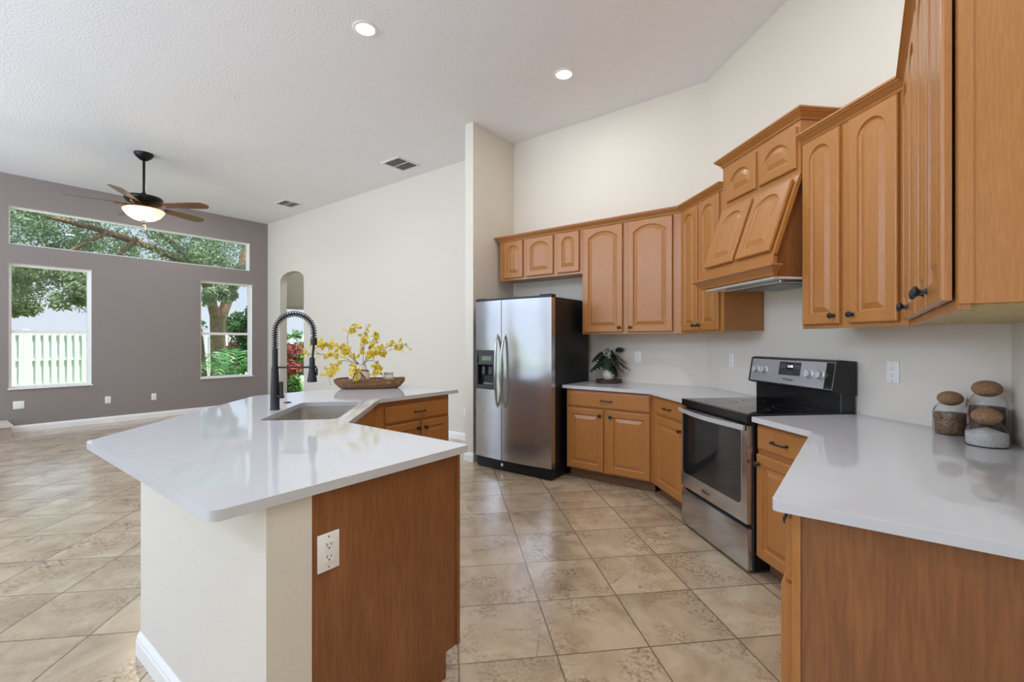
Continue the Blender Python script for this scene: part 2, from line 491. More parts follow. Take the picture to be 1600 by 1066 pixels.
# ------------------------------------------------------------------ mesh building
class G:
    """collects shapes into one mesh; material slot per face"""

    def __init__(s):
        s.bm = bmesh.new()
        s.mi = 0

    def _tag(s, faces, smooth=False):
        for f in faces:
            f.material_index = s.mi
            f.smooth = smooth

    def box(s, x0, x1, y0, y1, z0, z1, bev=0., seg=1):
        bm = s.bm
        vs = [bm.verts.new((x, y, z)) for x in (x0, x1) for y in (y0, y1) for z in (z0, z1)]
        idx = ((0, 1, 3, 2), (4, 6, 7, 5), (0, 4, 5, 1), (2, 3, 7, 6), (0, 2, 6, 4), (1, 5, 7, 3))
        fs = [bm.faces.new([vs[i] for i in q]) for q in idx]
        s._tag(fs)
        if bev:
            es = list({e for f in fs for e in f.edges})
            r = bmesh.ops.bevel(bm, geom=es, offset=bev, segments=seg, profile=.5, affect='EDGES')
            s._tag(r['faces'], seg > 1)
        return s

    def prism(s, pts, z0, z1, smooth=False):
        """upright extrusion of a plan polygon"""
        bm = s.bm
        a = [bm.verts.new((x, y, z0)) for x, y in pts]
        b = [bm.verts.new((x, y, z1)) for x, y in pts]
        n = len(pts)
        fs = [bm.faces.new(a[::-1]), bm.faces.new(b)]
        s._tag(fs)
        s._tag([bm.faces.new((a[i], a[(i + 1) % n], b[(i + 1) % n], b[i])) for i in range(n)], smooth)
        return s

    def loft(s, loops, cap0=True, cap1=True, smooth=False, closed=True):
        bm = s.bm
        rows = [[bm.verts.new(p) for p in l] for l in loops]
        n = len(rows[0])
        rng = range(n if closed else n - 1)
        for r0, r1 in zip(rows, rows[1:]):
            s._tag([bm.faces.new((r0[i], r0[(i + 1) % n], r1[(i + 1) % n], r1[i])) for i in rng], smooth)
        if cap0:
            s._tag([bm.faces.new(rows[0][::-1])])
        if cap1:
            s._tag([bm.faces.new(rows[-1])])
        return s

    def lathe(s, prof, c=(0, 0, 0), seg=32, axis='Z', smooth=True, sx_=1., sy_=1.):
        """prof: (radius, height) pairs; axis Z up, Y = into +y, y = out to -y, X"""
        bm = s.bm
        cx, cy, cz = c

        def P(r, h, a):
            u, v = r * cos(a) * sx_, r * sin(a) * sy_
            if axis == 'Z':
                return (cx + u, cy + v, cz + h)
            if axis == 'y':
                return (cx + u, cy - h, cz + v)
            if axis == 'Y':
                return (cx + u, cy + h, cz + v)
            return (cx + h, cy + u, cz + v)
        rows = []
        for r, h in prof:
            if r < 1e-6:
                rows.append([bm.verts.new(P(0, h, 0))])
            else:
                rows.append([bm.verts.new(P(r, h, 2 * pi * i / seg)) for i in range(seg)])
        for a, b in zip(rows, rows[1:]):
            fs = []
            for i in range(seg):
                j = (i + 1) % seg
                if len(a) == 1 and len(b) == 1:
                    continue
                if len(a) == 1:
                    fs.append(bm.faces.new((a[0], b[j], b[i])))
                elif len(b) == 1:
                    fs.append(bm.faces.new((a[i], a[j], b[0])))
                else:
                    fs.append(bm.faces.new((a[i], a[j], b[j], b[i])))
            s._tag(fs, smooth)
        return s

    def tube(s, pts, rad, seg=8, caps=True, smooth=True):
        pts = [Vector(p) for p in pts]
        rs = rad if isinstance(rad, (list, tuple)) else [rad] * len(pts)
        up = None
        loops = []
        for i, p in enumerate(pts):
            d = (pts[min(i + 1, len(pts) - 1)] - pts[max(i - 1, 0)]).normalized()
            if up is None:
                up = d.orthogonal().normalized()
            u = (up - d * up.dot(d))
            u = u.normalized() if u.length > 1e-6 else d.orthogonal().normalized()
            up = u
            v = d.cross(u)
            loops.append([p + (u * cos(2 * pi * k / seg) + v * sin(2 * pi * k / seg)) * rs[i] for k in range(seg)])
        return s.loft(loops, caps, caps, smooth)

    def quad(s, a, b, c, d):
        s._tag([s.bm.faces.new([s.bm.verts.new(p) for p in (a, b, c, d)])])
        return s

    def poly(s, pts, smooth=False):
        s._tag([s.bm.faces.new([s.bm.verts.new(p) for p in pts])], smooth)
        return s

    def sweep(s, path, prof, closed=False, cap=True):
        """prof (outward, z) swept along a plan path; outward is to the right of travel"""
        n = len(path)
        P2 = [Vector((p[0], p[1])) for p in path]
        loops = []
        for i in range(n):
            def nrm(a, b):
                d = (b - a).normalized()
                return Vector((d.y, -d.x))
            if closed:
                n0, n1 = nrm(P2[i - 1], P2[i]), nrm(P2[i], P2[(i + 1) % n])
            else:
                n0 = nrm(P2[max(i - 1, 0)], P2[max(i - 1, 0) + 1])
                n1 = nrm(P2[min(i, n - 2)], P2[min(i, n - 2) + 1])
            mvec = (n0 + n1)
            mvec = mvec / max(.2, (1 + n0.dot(n1)))
            loops.append([(P2[i].x + mvec.x * o, P2[i].y + mvec.y * o, z) for o, z in prof])
        if closed:
            loops.append(loops[0])
        return s.loft(loops, cap and not closed, cap and not closed)

    def build(s, name, mats, parent=None, loc=(0, 0, 0), rot=None, recalc=True, weld=True, sharp=35):
        bm = s.bm
        if weld:
            bmesh.ops.remove_doubles(bm, verts=bm.verts, dist=1e-5)
        if recalc:
            bmesh.ops.recalc_face_normals(bm, faces=bm.faces)
        me = bpy.data.meshes.new(name)
        bm.to_mesh(me)
        bm.free()
        if not isinstance(mats, (list, tuple)):
            mats = [mats]
        for m in mats:
            me.materials.append(K[m] if isinstance(m, str) else m)
        if sharp and any(p.use_smooth for p in me.polygons):
            me.set_sharp_from_angle(angle=radians(sharp))
        o = bpy.data.objects.new(name, me)
        COL.objects.link(o)
        o.location = loc
        if rot:
            o.rotation_euler = rot
        if parent is not None:
            o.parent = parent
        return o


def tag(o, label, cat, group=None):
    o['label'] = label
    o['category'] = cat
    if group:
        o['group'] = group
    return o


def thing(name, label, cat, loc=(0, 0, 0), rotz=0., group=None):
    o = bpy.data.objects.new(name, None)
    o.empty_display_size = .1
    COL.objects.link(o)
    o.location = loc
    o.rotation_euler = (0, 0, rotz)
    return tag(o, label, cat, group)


def struct(o):
    o['kind'] = 'structure'
    return o


def copy_tree(o, parent=None):
    c = o.copy()
    COL.objects.link(c)
    if parent is not None:
        c.parent = parent
    for ch in list(o.children):
        copy_tree(ch, c)
    return c


R_FRIDGE, R_RANGE, R_RIGHT = -pi / 4, -pi / 2, -3 * pi / 4      # facing each wall
R_FAR, R_NEAR, R_SINK = pi / 4, 3 * pi / 4, pi / 2              # facing the peninsula's kitchen side



# ------------------------------------------------------------------ the room
def pts(*mps):
    return [mp(m, p) for m, p in mps]


def wall_grid(name, f, u0, u1, z0, z1, th, holes, mats):
    """upright wall: f(u, w) gives the plan point at u along it and w behind its room face; holes (ua, ub, za, zb)"""
    us = sorted({u0, u1, *[h[0] for h in holes], *[h[1] for h in holes]})
    zs = sorted({z0, z1, *[h[2] for h in holes], *[h[3] for h in holes]})
    g = G()

    def open_(i, j):
        if not (0 <= i < len(us) - 1 and 0 <= j < len(zs) - 1):
            return None
        u, z = (us[i] + us[i + 1]) / 2, (zs[j] + zs[j + 1]) / 2
        return any(a < u < b and c < z < d for a, b, c, d in holes)
    V = lambda u, w, z: (*f(u, w), z)
    for i in range(len(us) - 1):
        for j in range(len(zs) - 1):
            a, b, c, d = us[i], us[i + 1], zs[j], zs[j + 1]
            if open_(i, j):
                g.mi = 1
                if not open_(i - 1, j):
                    g.quad(V(a, 0, c), V(a, th, c), V(a, th, d), V(a, 0, d))
                if not open_(i + 1, j):
                    g.quad(V(b, 0, c), V(b, 0, d), V(b, th, d), V(b, th, c))
                if not open_(i, j - 1) and c > 0:
                    g.quad(V(a, 0, c), V(b, 0, c), V(b, th, c), V(a, th, c))
                if not open_(i, j + 1):
                    g.quad(V(a, 0, d), V(a, th, d), V(b, th, d), V(b, 0, d))
            else:
                g.mi = 0
                g.quad(V(a, 0, c), V(b, 0, c), V(b, 0, d), V(a, 0, d))
                g.quad(V(a, th, c), V(a, th, d), V(b, th, d), V(b, th, c))
                if open_(i - 1, j) is None:
                    g.quad(V(a, 0, c), V(a, th, c), V(a, th, d), V(a, 0, d))
                if open_(i + 1, j) is None:
                    g.quad(V(b, 0, c), V(b, 0, d), V(b, th, d), V(b, th, c))
    return struct(g.build(name, mats, recalc=False))


TH = .14
FC_M = PW - XW / S                                   # corner of fridge wall and range wall
WING0, WING1, WINGP = 3.49, 3.612, 3.85

g = G(); g.prism(pts((RM - TH, BACK_P - TH), (WM + TH, BACK_P - TH), (WM + TH, 6.6), (RM - TH, 6.6)), -.12, 0)
struct(g.build('floor', 'floor'))
g = G(); g.prism(pts((RM - TH, BACK_P - TH), (WM + TH, BACK_P - TH), (WM + TH, 6.6), (RM - TH, 6.6)), ZC, ZC + .12)
struct(g.build('ceiling', 'ceil'))

# window wall: a transom over two single-hung windows, and past the arch a glass door
W_TRANSOM = (.892, 4.238, 2.79, 3.352)
W_LEFT = (.892, 1.807, .638, 2.512)
W_RIGHT = (3.361, 4.287, .634, 2.512)
DOOR_HALL = (4.82, 5.75, 0, 2.12)
wall_grid('wall_window', lambda u, w: mp(WM + w, u), BACK_P - TH, PW, 0, ZC, TH, (W_TRANSOM, W_LEFT, W_RIGHT), ('taupe', 'trim'))
wall_grid('wall_hall_end', lambda u, w: mp(WM + w, u), PW, 6.6, 0, ZC, TH, (DOOR_HALL,), ('wall', 'trim'))
# arch wall with a shallow arched doorway
A0, A1, ASP, ATOP = 8.54, 9.47, 2.53, 2.735
arc = []
hw, ri = (A1 - A0) / 2, ATOP - ASP
for i in range(17):
    a = pi * i / 16
    arc.append(((A0 + A1) / 2 + hw * cos(a), ASP + ri * sin(a) ** .8 if 0 < i < 16 else ASP))
prof = [(WING1 - .06, 0), (A0, 0), (A0, ASP)] + [(u, z) for u, z in arc[::-1]][1:-1] + [(A1, ASP), (A1, 0), (WM, 0), (WM, ZC), (WING1 - .06, ZC)]
g = G(); g.loft([[(*mp(u, PW), z) for u, z in prof], [(*mp(u, PW + TH), z) for u, z in prof]])
struct(g.build('wall_arch', 'wall'))
g = G(); g.prism(pts((WING1 - .06, PW), (FC_M, PW), (FC_M - TH * .414, PW + TH), (WING1 - .06, PW + TH)), 0, ZC)
struct(g.build('wall_fridge', 'wall'))
g = G(); g.prism(pts((WING0, WINGP), (WING1, WINGP), (WING1, PW), (WING0, PW)), 0, ZC)
struct(g.build('wall_wing', 'wall'))
yc0, yc1 = (PW + FC_M) * S, XW + RM / S
g = G(); g.prism([(XW, yc1), (XW, yc0), (XW + TH, yc0 + TH * .414), (XW + TH, yc1 - TH * .414)], 0, ZC)
struct(g.build('wall_range', 'wall'))
RP = (XW + yc1) * S
g = G(); g.prism(pts((RM, BACK_P - TH), (RM, RP), (RM - TH, RP + TH * .414), (RM - TH, BACK_P - TH)), 0, ZC)
struct(g.build('wall_right', 'wall'))
wall_grid('wall_back', lambda u, w: mp(u, BACK_P - w), RM, WM, 0, ZC, TH, [(a, b, 0, h) for a, b, h in SLIDERS] + [(a, b, TR0, TR1) for a, b, h in SLIDERS] + [KW], ('wall', 'trim'))
# the hall past the arch
g = G(); g.prism(pts((7.6, PW + TH), (7.6, 6.6), (7.48, 6.6), (7.48, PW + TH)), 0, ZC)
struct(g.build('wall_hall', 'wall'))
g = G(); g.prism(pts((7.48, 6.6), (WM + TH, 6.6), (WM + TH, 6.72), (7.48, 6.72)), 0, ZC)
struct(g.build('wall_hall_far', 'wall'))

BB = [(0, 0), (.016, 0), (.016, .062), (.013, .070), (.013, .078), (.007, .092), (.004, .097), (0, .097)]


def base(name, *mps):
    struct(G().sweep(pts(*mps), BB).build(name, 'trim'))


base('baseboard_window', (WM, BACK_P), (WM, PW))
base('baseboard_arch', (WM, PW), (A1, PW))
base('baseboard_wing', (A0, PW), (WING1, PW), (WING1, WINGP), (WING0, WINGP), (WING0, PW))
base('baseboard_hall', (WM, PW + TH), (WM, 4.82))

# the half wall that carries the peninsula's bar side
HP0, HP1 = .61, .745
PONY = ((1.335, HP0), (2.49, HP0), (3.705, 1.825), (3.705, 2.915), (3.57, 2.915), (3.57, 1.881), (2.434, HP1), (1.335, HP1))
g = G(); g.prism(pts(*PONY), 0, .889)
struct(g.build('wall_peninsula', 'wall'))
base('baseboard_peninsula', (3.705, 2.915), (3.705, 1.825), (2.49, HP0), (1.335, HP0), (1.335, HP1 - .003))


def window(name, hole, rail=None, plane=WM, sides=None, frame=.038, door=False):
    """vinyl frame and panes set at the outer side of the wall"""
    p0, p1, z0, z1 = hole
    g = G()
    w0, w1 = plane + .085, plane + .13

    def bar(a, b, c, d, x0=w0, x1=w1):
        g.prism(pts((x0, a), (x1, a), (x1, b), (x0, b)), c, d)
    bar(p0, p0 + frame, z0, z1); bar(p1 - frame, p1, z0, z1)
    bar(p0 + frame, p1 - frame, z1 - frame, z1); bar(p0 + frame, p1 - frame, z0, z0 + frame)
    if rail:
        bar(p0 + frame, p1 - frame, rail - .024, rail + .024, w0 - .012, w1)
    fr = struct(g.build(name, 'trim'))
    spans = [(z0 + frame, z1 - frame)] if not rail else [(z0 + frame, rail - .024), (rail + .024, z1 - frame)]
    for a, b in spans:
        g = G()
        x0 = plane + .105
        g.prism(pts((x0, p0 + frame), (x0 + .005, p0 + frame), (x0 + .005, p1 - frame), (x0, p1 - frame)), a, b)
        g.build('pane', 'glass', fr)
    return fr


window('window_1', W_TRANSOM, frame=.022)
for nm, W in (('window_2', W_LEFT), ('window_3', W_RIGHT)):
    fr = window(nm, W, 1.497)
    g = G()
    g.prism(pts((WM - .022, W[0] - .012), (WM + .084, W[0] - .012), (WM + .084, W[1] + .012), (WM - .022, W[1] + .012)), W[2] - .004, W[2] + .016)
    g.build('sill', 'trim', fr)
fr = window('door_1', DOOR_HALL, frame=.06)
for i, (a, b, h) in enumerate(SLIDERS):
    g = G()
    mid = (a + b) / 2
    for u in (a, mid, b):
        u = min(max(u, a + .03), b - .03)
        g.prism(pts((u - .03, BACK_P - .12), (u + .03, BACK_P - .12), (u + .03, BACK_P - .07), (u - .03, BACK_P - .07)), 0, h)
    g.prism(pts((a, BACK_P - .12), (b, BACK_P - .12), (b, BACK_P - .07), (a, BACK_P - .07)), h - .06, h)
    struct(g.build('door_%d' % (i + 2), 'trim'))

g = G()  # frame of the window added behind the camera for fill light
for a, b, c, d in ((KW[0], KW[0] + .04, KW[2], KW[3]), (KW[1] - .04, KW[1], KW[2], KW[3]), (.73, .77, KW[2], KW[3]), (KW[0], KW[1], KW[2], KW[2] + .04), (KW[0], KW[1], KW[3] - .04, KW[3])):
    g.prism(pts((a, BACK_P - .12), (b, BACK_P - .12), (b, BACK_P - .07), (a, BACK_P - .07)), c, d)
struct(g.build('added_window', 'trim', weld=False))

# a raised ledge at the foot of the window wall, cut by the left edge of the frame
g = G(); g.prism(pts((9.35, -.6), (9.97, -.6), (9.97, .86), (9.35, .86)), 0, .165)
o = thing('hearth', 'low taupe raised hearth ledge standing on the floor below the lower left window', 'hearth', (0, 0, 0))
g.build('base', 'hearth', o)
g = G(); g.prism(pts((9.33, -.6), (9.975, -.6), (9.975, .875), (9.33, .875)), .165, .195)
g.build('top', 'hearthtop', o)


# ------------------------------------------------------------------ lamps, vents and fan on the ceiling
def downlight(x, y, label):
    t = thing('recessed_downlight', label, 'ceiling light', (x, y, ZC), 0, 'recessed ceiling lights')
    g = G(); g.lathe([(.098, 0), (.098, -.004), (.090, -.008), (.072, -.006), (.070, .0)], seg=40)
    g.build('trim_ring', 'trim', t)
    g = G(); g.lathe([(.0701, -.004), (.0, -.0045)], seg=40)
    g.build('lens', 'lens', t)
    area('downlight_lamp', (x, y, ZC - .012), (0, 0, -1), .13, .13, LAMP * .75, (.99, .98, .97), 'DISK')


downlight(*LAMPS_IN_VIEW[0], 'round recessed ceiling light above the sink side of the peninsula')
downlight(*LAMPS_IN_VIEW[1], 'round recessed ceiling light in front of the wall above the refrigerator')


def vent(m, p, lm, lp, label):
    t = thing('ceiling_vent', label, 'vent', (*mp(m, p), ZC), pi / 4, 'ceiling vents')
    # local x runs along p, y along m
    g = G()
    for a, b, c, d in ((-lp, lp, -lm, -lm + .03), (-lp, lp, lm - .03, lm), (-lp, -lp + .03, -lm + .03, lm - .03), (lp - .03, lp, -lm + .03, lm - .03)):
        g.box(a, b, c, d, -.010, 0)
    g.box(-.006, .006, -lm + .03, lm - .03, -.008, 0)
    g.build('frame', 'vent', t)
    g = G(); g.box(-lp + .03, lp - .03, -lm + .03, lm - .03, -.002, 0)
    g.build('backing', 'ventd', t)
    g = G()
    n = 9
    for i in range(n):
        y = -lm + .045 + (2 * lm - .09) * i / (n - 1)
        g.loft([[(x, y - .008, -.008), (x, y - .005, -.009), (x, y + .008, -.003), (x, y + .005, -.002)] for x in (-lp + .03, lp - .03)])
    g.build('louver', 'vent', t)


vent(5.12, 4.16, .19, .20, 'square white ceiling vent nearest the wing wall beside the refrigerator')
vent(8.2, 4.13, .19, .165, 'small white ceiling vent above the arched doorway end of the room')


def fan():
    x, y = -3.995, 6.650
    t = thing('ceiling_fan', 'five blade ceiling fan with black motor and lit glass bowl before the window wall', 'fan', (x, y, 0))
    g = G(); g.lathe([(0, ZC), (.105, ZC), (.105, ZC - .02), (.085, ZC - .05), (.045, ZC - .085), (.02, ZC - .095), (0, ZC - .095)])
    g.build('canopy', 'bronze', t)
    g = G(); g.lathe([(.015, ZC - .09), (.015, 3.27)], seg=14)
    g.build('downrod', 'bronze', t)
    g = G(); g.lathe([(.02, 3.31), (.03, 3.27), (.13, 3.262), (.195, 3.245), (.208, 3.225), (.205, 3.20), (.185, 3.175), (.13, 3.165), (0, 3.165)], seg=40)
    g.build('motor_housing', 'bronze', t)
    g = G(); g.lathe([(.13, 3.165), (.10, 3.145), (.075, 3.12), (.075, 3.105), (.20, 3.098), (.215, 3.088), (.21, 3.082), (0, 3.082)], seg=40)
    g.build('light_fitter', 'gold', t)
    g = G(); g.lathe([(.212, 3.082), (.226, 3.07), (.215, 3.045), (.18, 2.995), (.12, 2.955), (.05, 2.935), (0, 2.932)], seg=40)
    g.build('glass_bowl', 'lampglass', t)
    g = G(); g.lathe([(0, 2.936), (.032, 2.932), (.028, 2.92), (.012, 2.91), (.010, 2.89), (.016, 2.88), (0, 2.868)], seg=16)
    g.build('finial', 'bronze', t)
    g = G(); g.tube([(.03, -.02, 2.925), (.03, -.02, 2.72)], .0025, 6); g.lathe([(0, 2.70), (.007, 2.71), (0, 2.725)], c=(.03, -.02, 0), seg=8)
    g.build('pull_chain', 'gold', t)
    for k in range(5):
        a = radians(217 + 72 * k) + radians(-7.625)
        g = G()
        L0, L1 = .25, .83
        lo = []
        for i in range(13):
            f = i / 12
            r = L0 + (L1 - L0) * f
            wd = .052 + .026 * min(1, f * 1.6)
            if f > .9:
                wd *= sqrt(max(.02, 1 - ((f - .9) / .1) ** 2 * .85))
            tl = radians(-13)
            lo.append([(r, -wd * cos(tl), -wd * sin(tl)), (r, wd * cos(tl), wd * sin(tl)), (r, wd * cos(tl), wd * sin(tl) + .007), (r, -wd * cos(tl), -wd * sin(tl) + .007)])
        g.loft(lo)
        b = g.build('blade', 'fanwood', t, (0, 0, 3.135), (0, 0, a))
        g = G()
        g.tube([(.09, 0, .0), (.15, .0, -.012), (.22, .018, -.006), (.30, .03, .002)], [.014, .012, .010, .008], 8)
        g.tube([(.09, 0, .0), (.15, .0, -.012), (.22, -.018, -.012), (.30, -.03, -.012)], [.014, .012, .010, .008], 8)
        g.build('blade_arm', 'gold', b)
    l = bpy.data.lights.new('fan_bulb', 'POINT')
    l.energy = 14
    l.color = (1, .85, .65)
    l.shadow_soft_size = .1
    o = bpy.data.objects.new('fan_bulb', l)
    COL.objects.link(o)
    o.location = (x, y, 2.86)


fan()


# ------------------------------------------------------------------ cabinets
def door_mesh(w, h, t=.020, arch=0., stile=.056, top=None, bottom=None, flat=False):
    """raised-panel door in local x (width), z (height); its back at y = 0 and its front at y = -t"""
    top = stile if top is None else top
    bottom = stile if bottom is None else bottom
    g = G()
    nb, ns, nt_ = 2, 3, 14

    def ring(x0, x1, z0, zf, y):
        out = []
        for i in range(nb):
            out.append((x0 + (x1 - x0) * i / nb, y, z0))
        for i in range(ns):
            out.append((x1, y, z0 + (zf(x1) - z0) * i / ns))
        for i in range(nt_):
            x = x1 + (x0 - x1) * i / nt_
            out.append((x, y, zf(x)))
        for i in range(ns):
            out.append((x0, y, zf(x0) + (z0 - zf(x0)) * i / ns))
        return out

    def rect(d, y):
        return ring(d, w - d, d, lambda x: h - d, y)
    loops = [rect(0, 0), rect(0, -(t - .007)), rect(.003, -(t - .002)), rect(.008, -t)]
    if flat:
        loops = [rect(0, 0), rect(0, -(t - .008)), rect(.004, -(t - .007)), rect(.010, -(t - .001)), rect(.014, -t)]
        g.loft(loops)
        return g
    a, b = stile, w - stile
    hw0, xc = (b - a) / 2, w / 2
    ztop = h - top

    def inner(d, y):
        if arch > 0:
            R = (hw0 ** 2 + arch ** 2) / (2 * arch)
            zc = ztop - R
            zf = lambda x: zc + sqrt(max(1e-9, (R - d) ** 2 - min(abs(x - xc), R - d) ** 2))
        else:
            zf = lambda x: ztop - d
        return ring(a + d, b - d, bottom + d, zf, y)
    loops += [inner(0, -t), inner(.0025, -t + .006), inner(.007, -t + .0105), inner(.013, -t + .0125)]
    rs = min(.030, hw0 * .35)
    loops += [inner(.013 + rs, -t + .0030), inner(.0145 + rs, -t + .0015)]
    g.loft(loops)
    return g


def knob(parent, x, z, y=0.):
    g = G()
    g.lathe([(.0, 0), (.011, 0), (.0075, .004), (.0055, .010), (.0065, .016), (.0145, .021), (.0165, .026), (.0135, .031), (.006, .033), (0, .0335)], c=(x, y, z), seg=18, axis='y')
    return g.build('knob', 'blackm', parent)


def pull(parent, x, z, y=0., ln=.105):
    g = G()
    h = ln / 2
    path = [(-h, 0), (-h, -.018), (-h * .92, -.025), (-h * .5, -.030), (0, -.031), (h * .5, -.030), (h * .92, -.025), (h, -.018), (h, 0)]
    g.tube([(x + u, y + v, z) for u, v in path], [.0065, .006, .0055, .0055, .0055, .0055, .0055, .006, .0065], 8)
    return g.build('pull', 'blackm', parent)


def fronts(root, items, y=0.):
    # y: the doors' backs, a little off the face frame where bumpers hold them

    """items: (kind, x0, x1, z0, z1, grip, arch)"""
    for it in items:
        kind, x0, x1, z0, z1, grip = it[:6]
        w, h = x1 - x0, z1 - z0
        if kind == 'drawer':
            d = door_mesh(w, h, flat=True).build('drawer', 'woodh', root, (x0, y, z0))
            if grip:
                pull(d, w / 2, h / 2, -.020)
        else:
            arch = it[6] if len(it) > 6 else 0
            t = it[7] if len(it) > 7 else .020
            st = .056 if w > .24 else .048
            d = door_mesh(w, h, t=t, arch=arch, stile=st, top=.05 if arch else None).build('door', 'wood', root, (x0, y, z0))
            if grip:
                gx = .03 if grip[0] == 'L' else w - .03
                gz = h - .055 if grip[1] == 'T' else .045
                knob(d, gx, gz, -t)


def extrude_side(prof, x0, x1):
    """prof: (y, z) outline extruded along x"""
    return G().loft([[(x0, y, z) for y, z in prof], [(x1, y, z) for y, z in prof]])


ZB = .889                                            # underside of the worktops
CT0, CT1 = .89, .92


def base_cab(label, xy, rot, w, d, items, plan=None, group='base cabinets along the walls'):
    t = thing('base_cabinet', label, 'cabinet', (*xy, 0), rot, group)
    plan = plan or [(0, 0), (w, 0), (w, d), (0, d)]
    G().prism(plan, .105, ZB).build('carcass', 'wood', t)
    tk = [(plan[0][0], .075), (plan[1][0], .075), (plan[1][0], .09), (plan[0][0], .09)]
    G().prism(tk, 0, .105).build('toe_kick', 'toe', t)
    fronts(t, items)
    return t


def wall_cab(label, xy, rot, w, d, z0, z1, items, plan=None, group='wall cabinets', gap=-.002):
    t = thing('wall_cabinet', label, 'cabinet', (*xy, 0), rot, group)
    plan = plan or [(0, 0), (w, 0), (w, d), (0, d)]
    G().prism(plan, z0 + .012, z1).build('carcass', 'wood', t)
    # face frame lip below a recessed bottom board
    G().prism([(plan[0][0], 0), (plan[1][0], 0), (plan[1][0], .02), (plan[0][0], .02)], z0, z0 + .012).build('face_rail', 'woodh', t)
    fronts(t, items, gap)
    return t


T22 = .4142
GAP = .0015
XU, PU = 2.085, 4.265
ZT = 2.555                                           # top of the wall cabinets
# --- fridge wall
du = PW - PU - .002
ML = 3.44
f = lambda m: ML - m
wall_cab('short three door wall cabinet over the refrigerator', mp(ML, PU), R_FRIDGE, ML - 2.335, du, 2.06, ZT, [
    ('door', f(3.364), f(3.095), 2.085, 2.512, None, .055),
    ('door', f(3.042), f(2.686), 2.085, 2.512, None, .055),
    ('door', f(2.630), f(2.364), 2.085, 2.512, None, .055)])
MC = PU - XU / S                                     # where the two faces meet
f2 = lambda m: 2.333 - m
w = 2.333 - MC
wall_cab('tall wall cabinet with two wide arched doors right of the refrigerator', mp(2.333, PU), R_FRIDGE, w, du, 1.425, ZT, [
    ('door', f2(2.313), f2(1.882), 1.443, 2.513, 'RB', .062),
    ('door', f2(1.828), f2(1.395), 1.443, 2.513, 'LB', .062)],
    [(0, 0), (w - GAP, 0), (w - GAP + du * T22, du), (0, du)])
# --- range wall, left of the hood
YC = (PU + MC) * S
dr = XW - XU - .002
f3 = lambda y: YC - y
w = YC - 3.292
tc_ = wall_cab('narrow two door wall cabinet between the tall cabinet and the range hood', (XU, YC), R_RANGE, w, dr, 1.425, ZT, [
    ('door', f3(3.925), f3(3.652), 1.443, 2.513, 'RB', .062),
    ('door', f3(3.633), f3(3.342), 1.443, 2.513, 'LB', .062)],
    [(GAP, 0), (w, 0), (w, dr), (GAP - dr * T22, dr)])
# --- right of the hood
YR, YRC = 2.493, None
MR = -.165
PRC = XU / S + MR
YRC = (PRC + MR) * S
f4 = lambda y: YR - y
w = YR - YRC
wall_cab('tall two door wall cabinet directly right of the range hood', (XU, YR), R_RANGE, w, dr, 1.425, ZT, [
    ('door', f4(2.478), f4(2.218), 1.448, 2.513, 'RB', .062),
    ('door', f4(2.160), f4(1.892), 1.448, 2.513, 'LB', .062)],
    [(0, 0), (w - GAP, 0), (w - GAP + dr * T22, dr), (0, dr)])
# --- right wall run, end panel towards the camera
PE = 1.405
dq = MR - RM - .002
w = PRC - PE
f5 = lambda p: PRC - p
t = wall_cab('large near wall cabinet at the upper right with its flat end panel showing', mp(MR, PRC), R_RIGHT, w, dq, 1.425, ZT, [
    ('door', f5(2.76), f5(2.46), 1.448, 2.513, 'RB', .062),
    ('door', f5(2.43), f5(2.125), 1.448, 2.513, 'LB', .062),
    ('door', f5(2.075), f5(1.775), 1.448, 2.513, 'RB', .062),
    ('door', f5(1.745), f5(1.440), 1.448, 2.513, 'LB', .062)],
    [(GAP, 0), (w, 0), (w, dq), (GAP - dq * T22, dq)], gap=-.006)
G().box(w, w + .006, 0, .024, 1.437, ZT).build('end_stile', 'wood', t)
G().box(w, w + .002, .024, dq, 1.437, ZT).build('end_panel', 'wood', t)
G().prism([(.03, .02), (w - .02, .02), (w - .02, dq - .01), (.03 - dq * .3, dq - .01)], 1.430, 1.437).build('bottom_board', 'raw', t)

CROWN = [(0, 2.520), (.006, 2.520), (.010, 2.528), (.010, 2.533), (.016, 2.538), (.030, 2.553), (.040, 2.560), (.040, 2.565), (.048, 2.569), (.048, 2.580), (0, 2.580)]


def crown(label, path, dz=0.):
    # travel so that the room lies to the right
    g = G(); g.sweep(path, [(o, z + dz) for o, z in CROWN])
    tag(g.build('crown_molding', 'woodh'), label, 'molding', 'crown moldings on the cabinets')


EPS = .0006


crown('long crown molding over the cabinets from the refrigerator to the range hood',
      [mp(ML + EPS, PW - .01), mp(ML + EPS, PU - EPS), (XU - EPS, YC - EPS), (XU - EPS, 3.2925)])
crown('crown molding over the tall cabinets right of the range hood',
      [(XU - EPS, YR + .001), (XU - EPS, YRC), mp(MR + EPS, PE - .007), mp(RM + .01, PE - .007)])


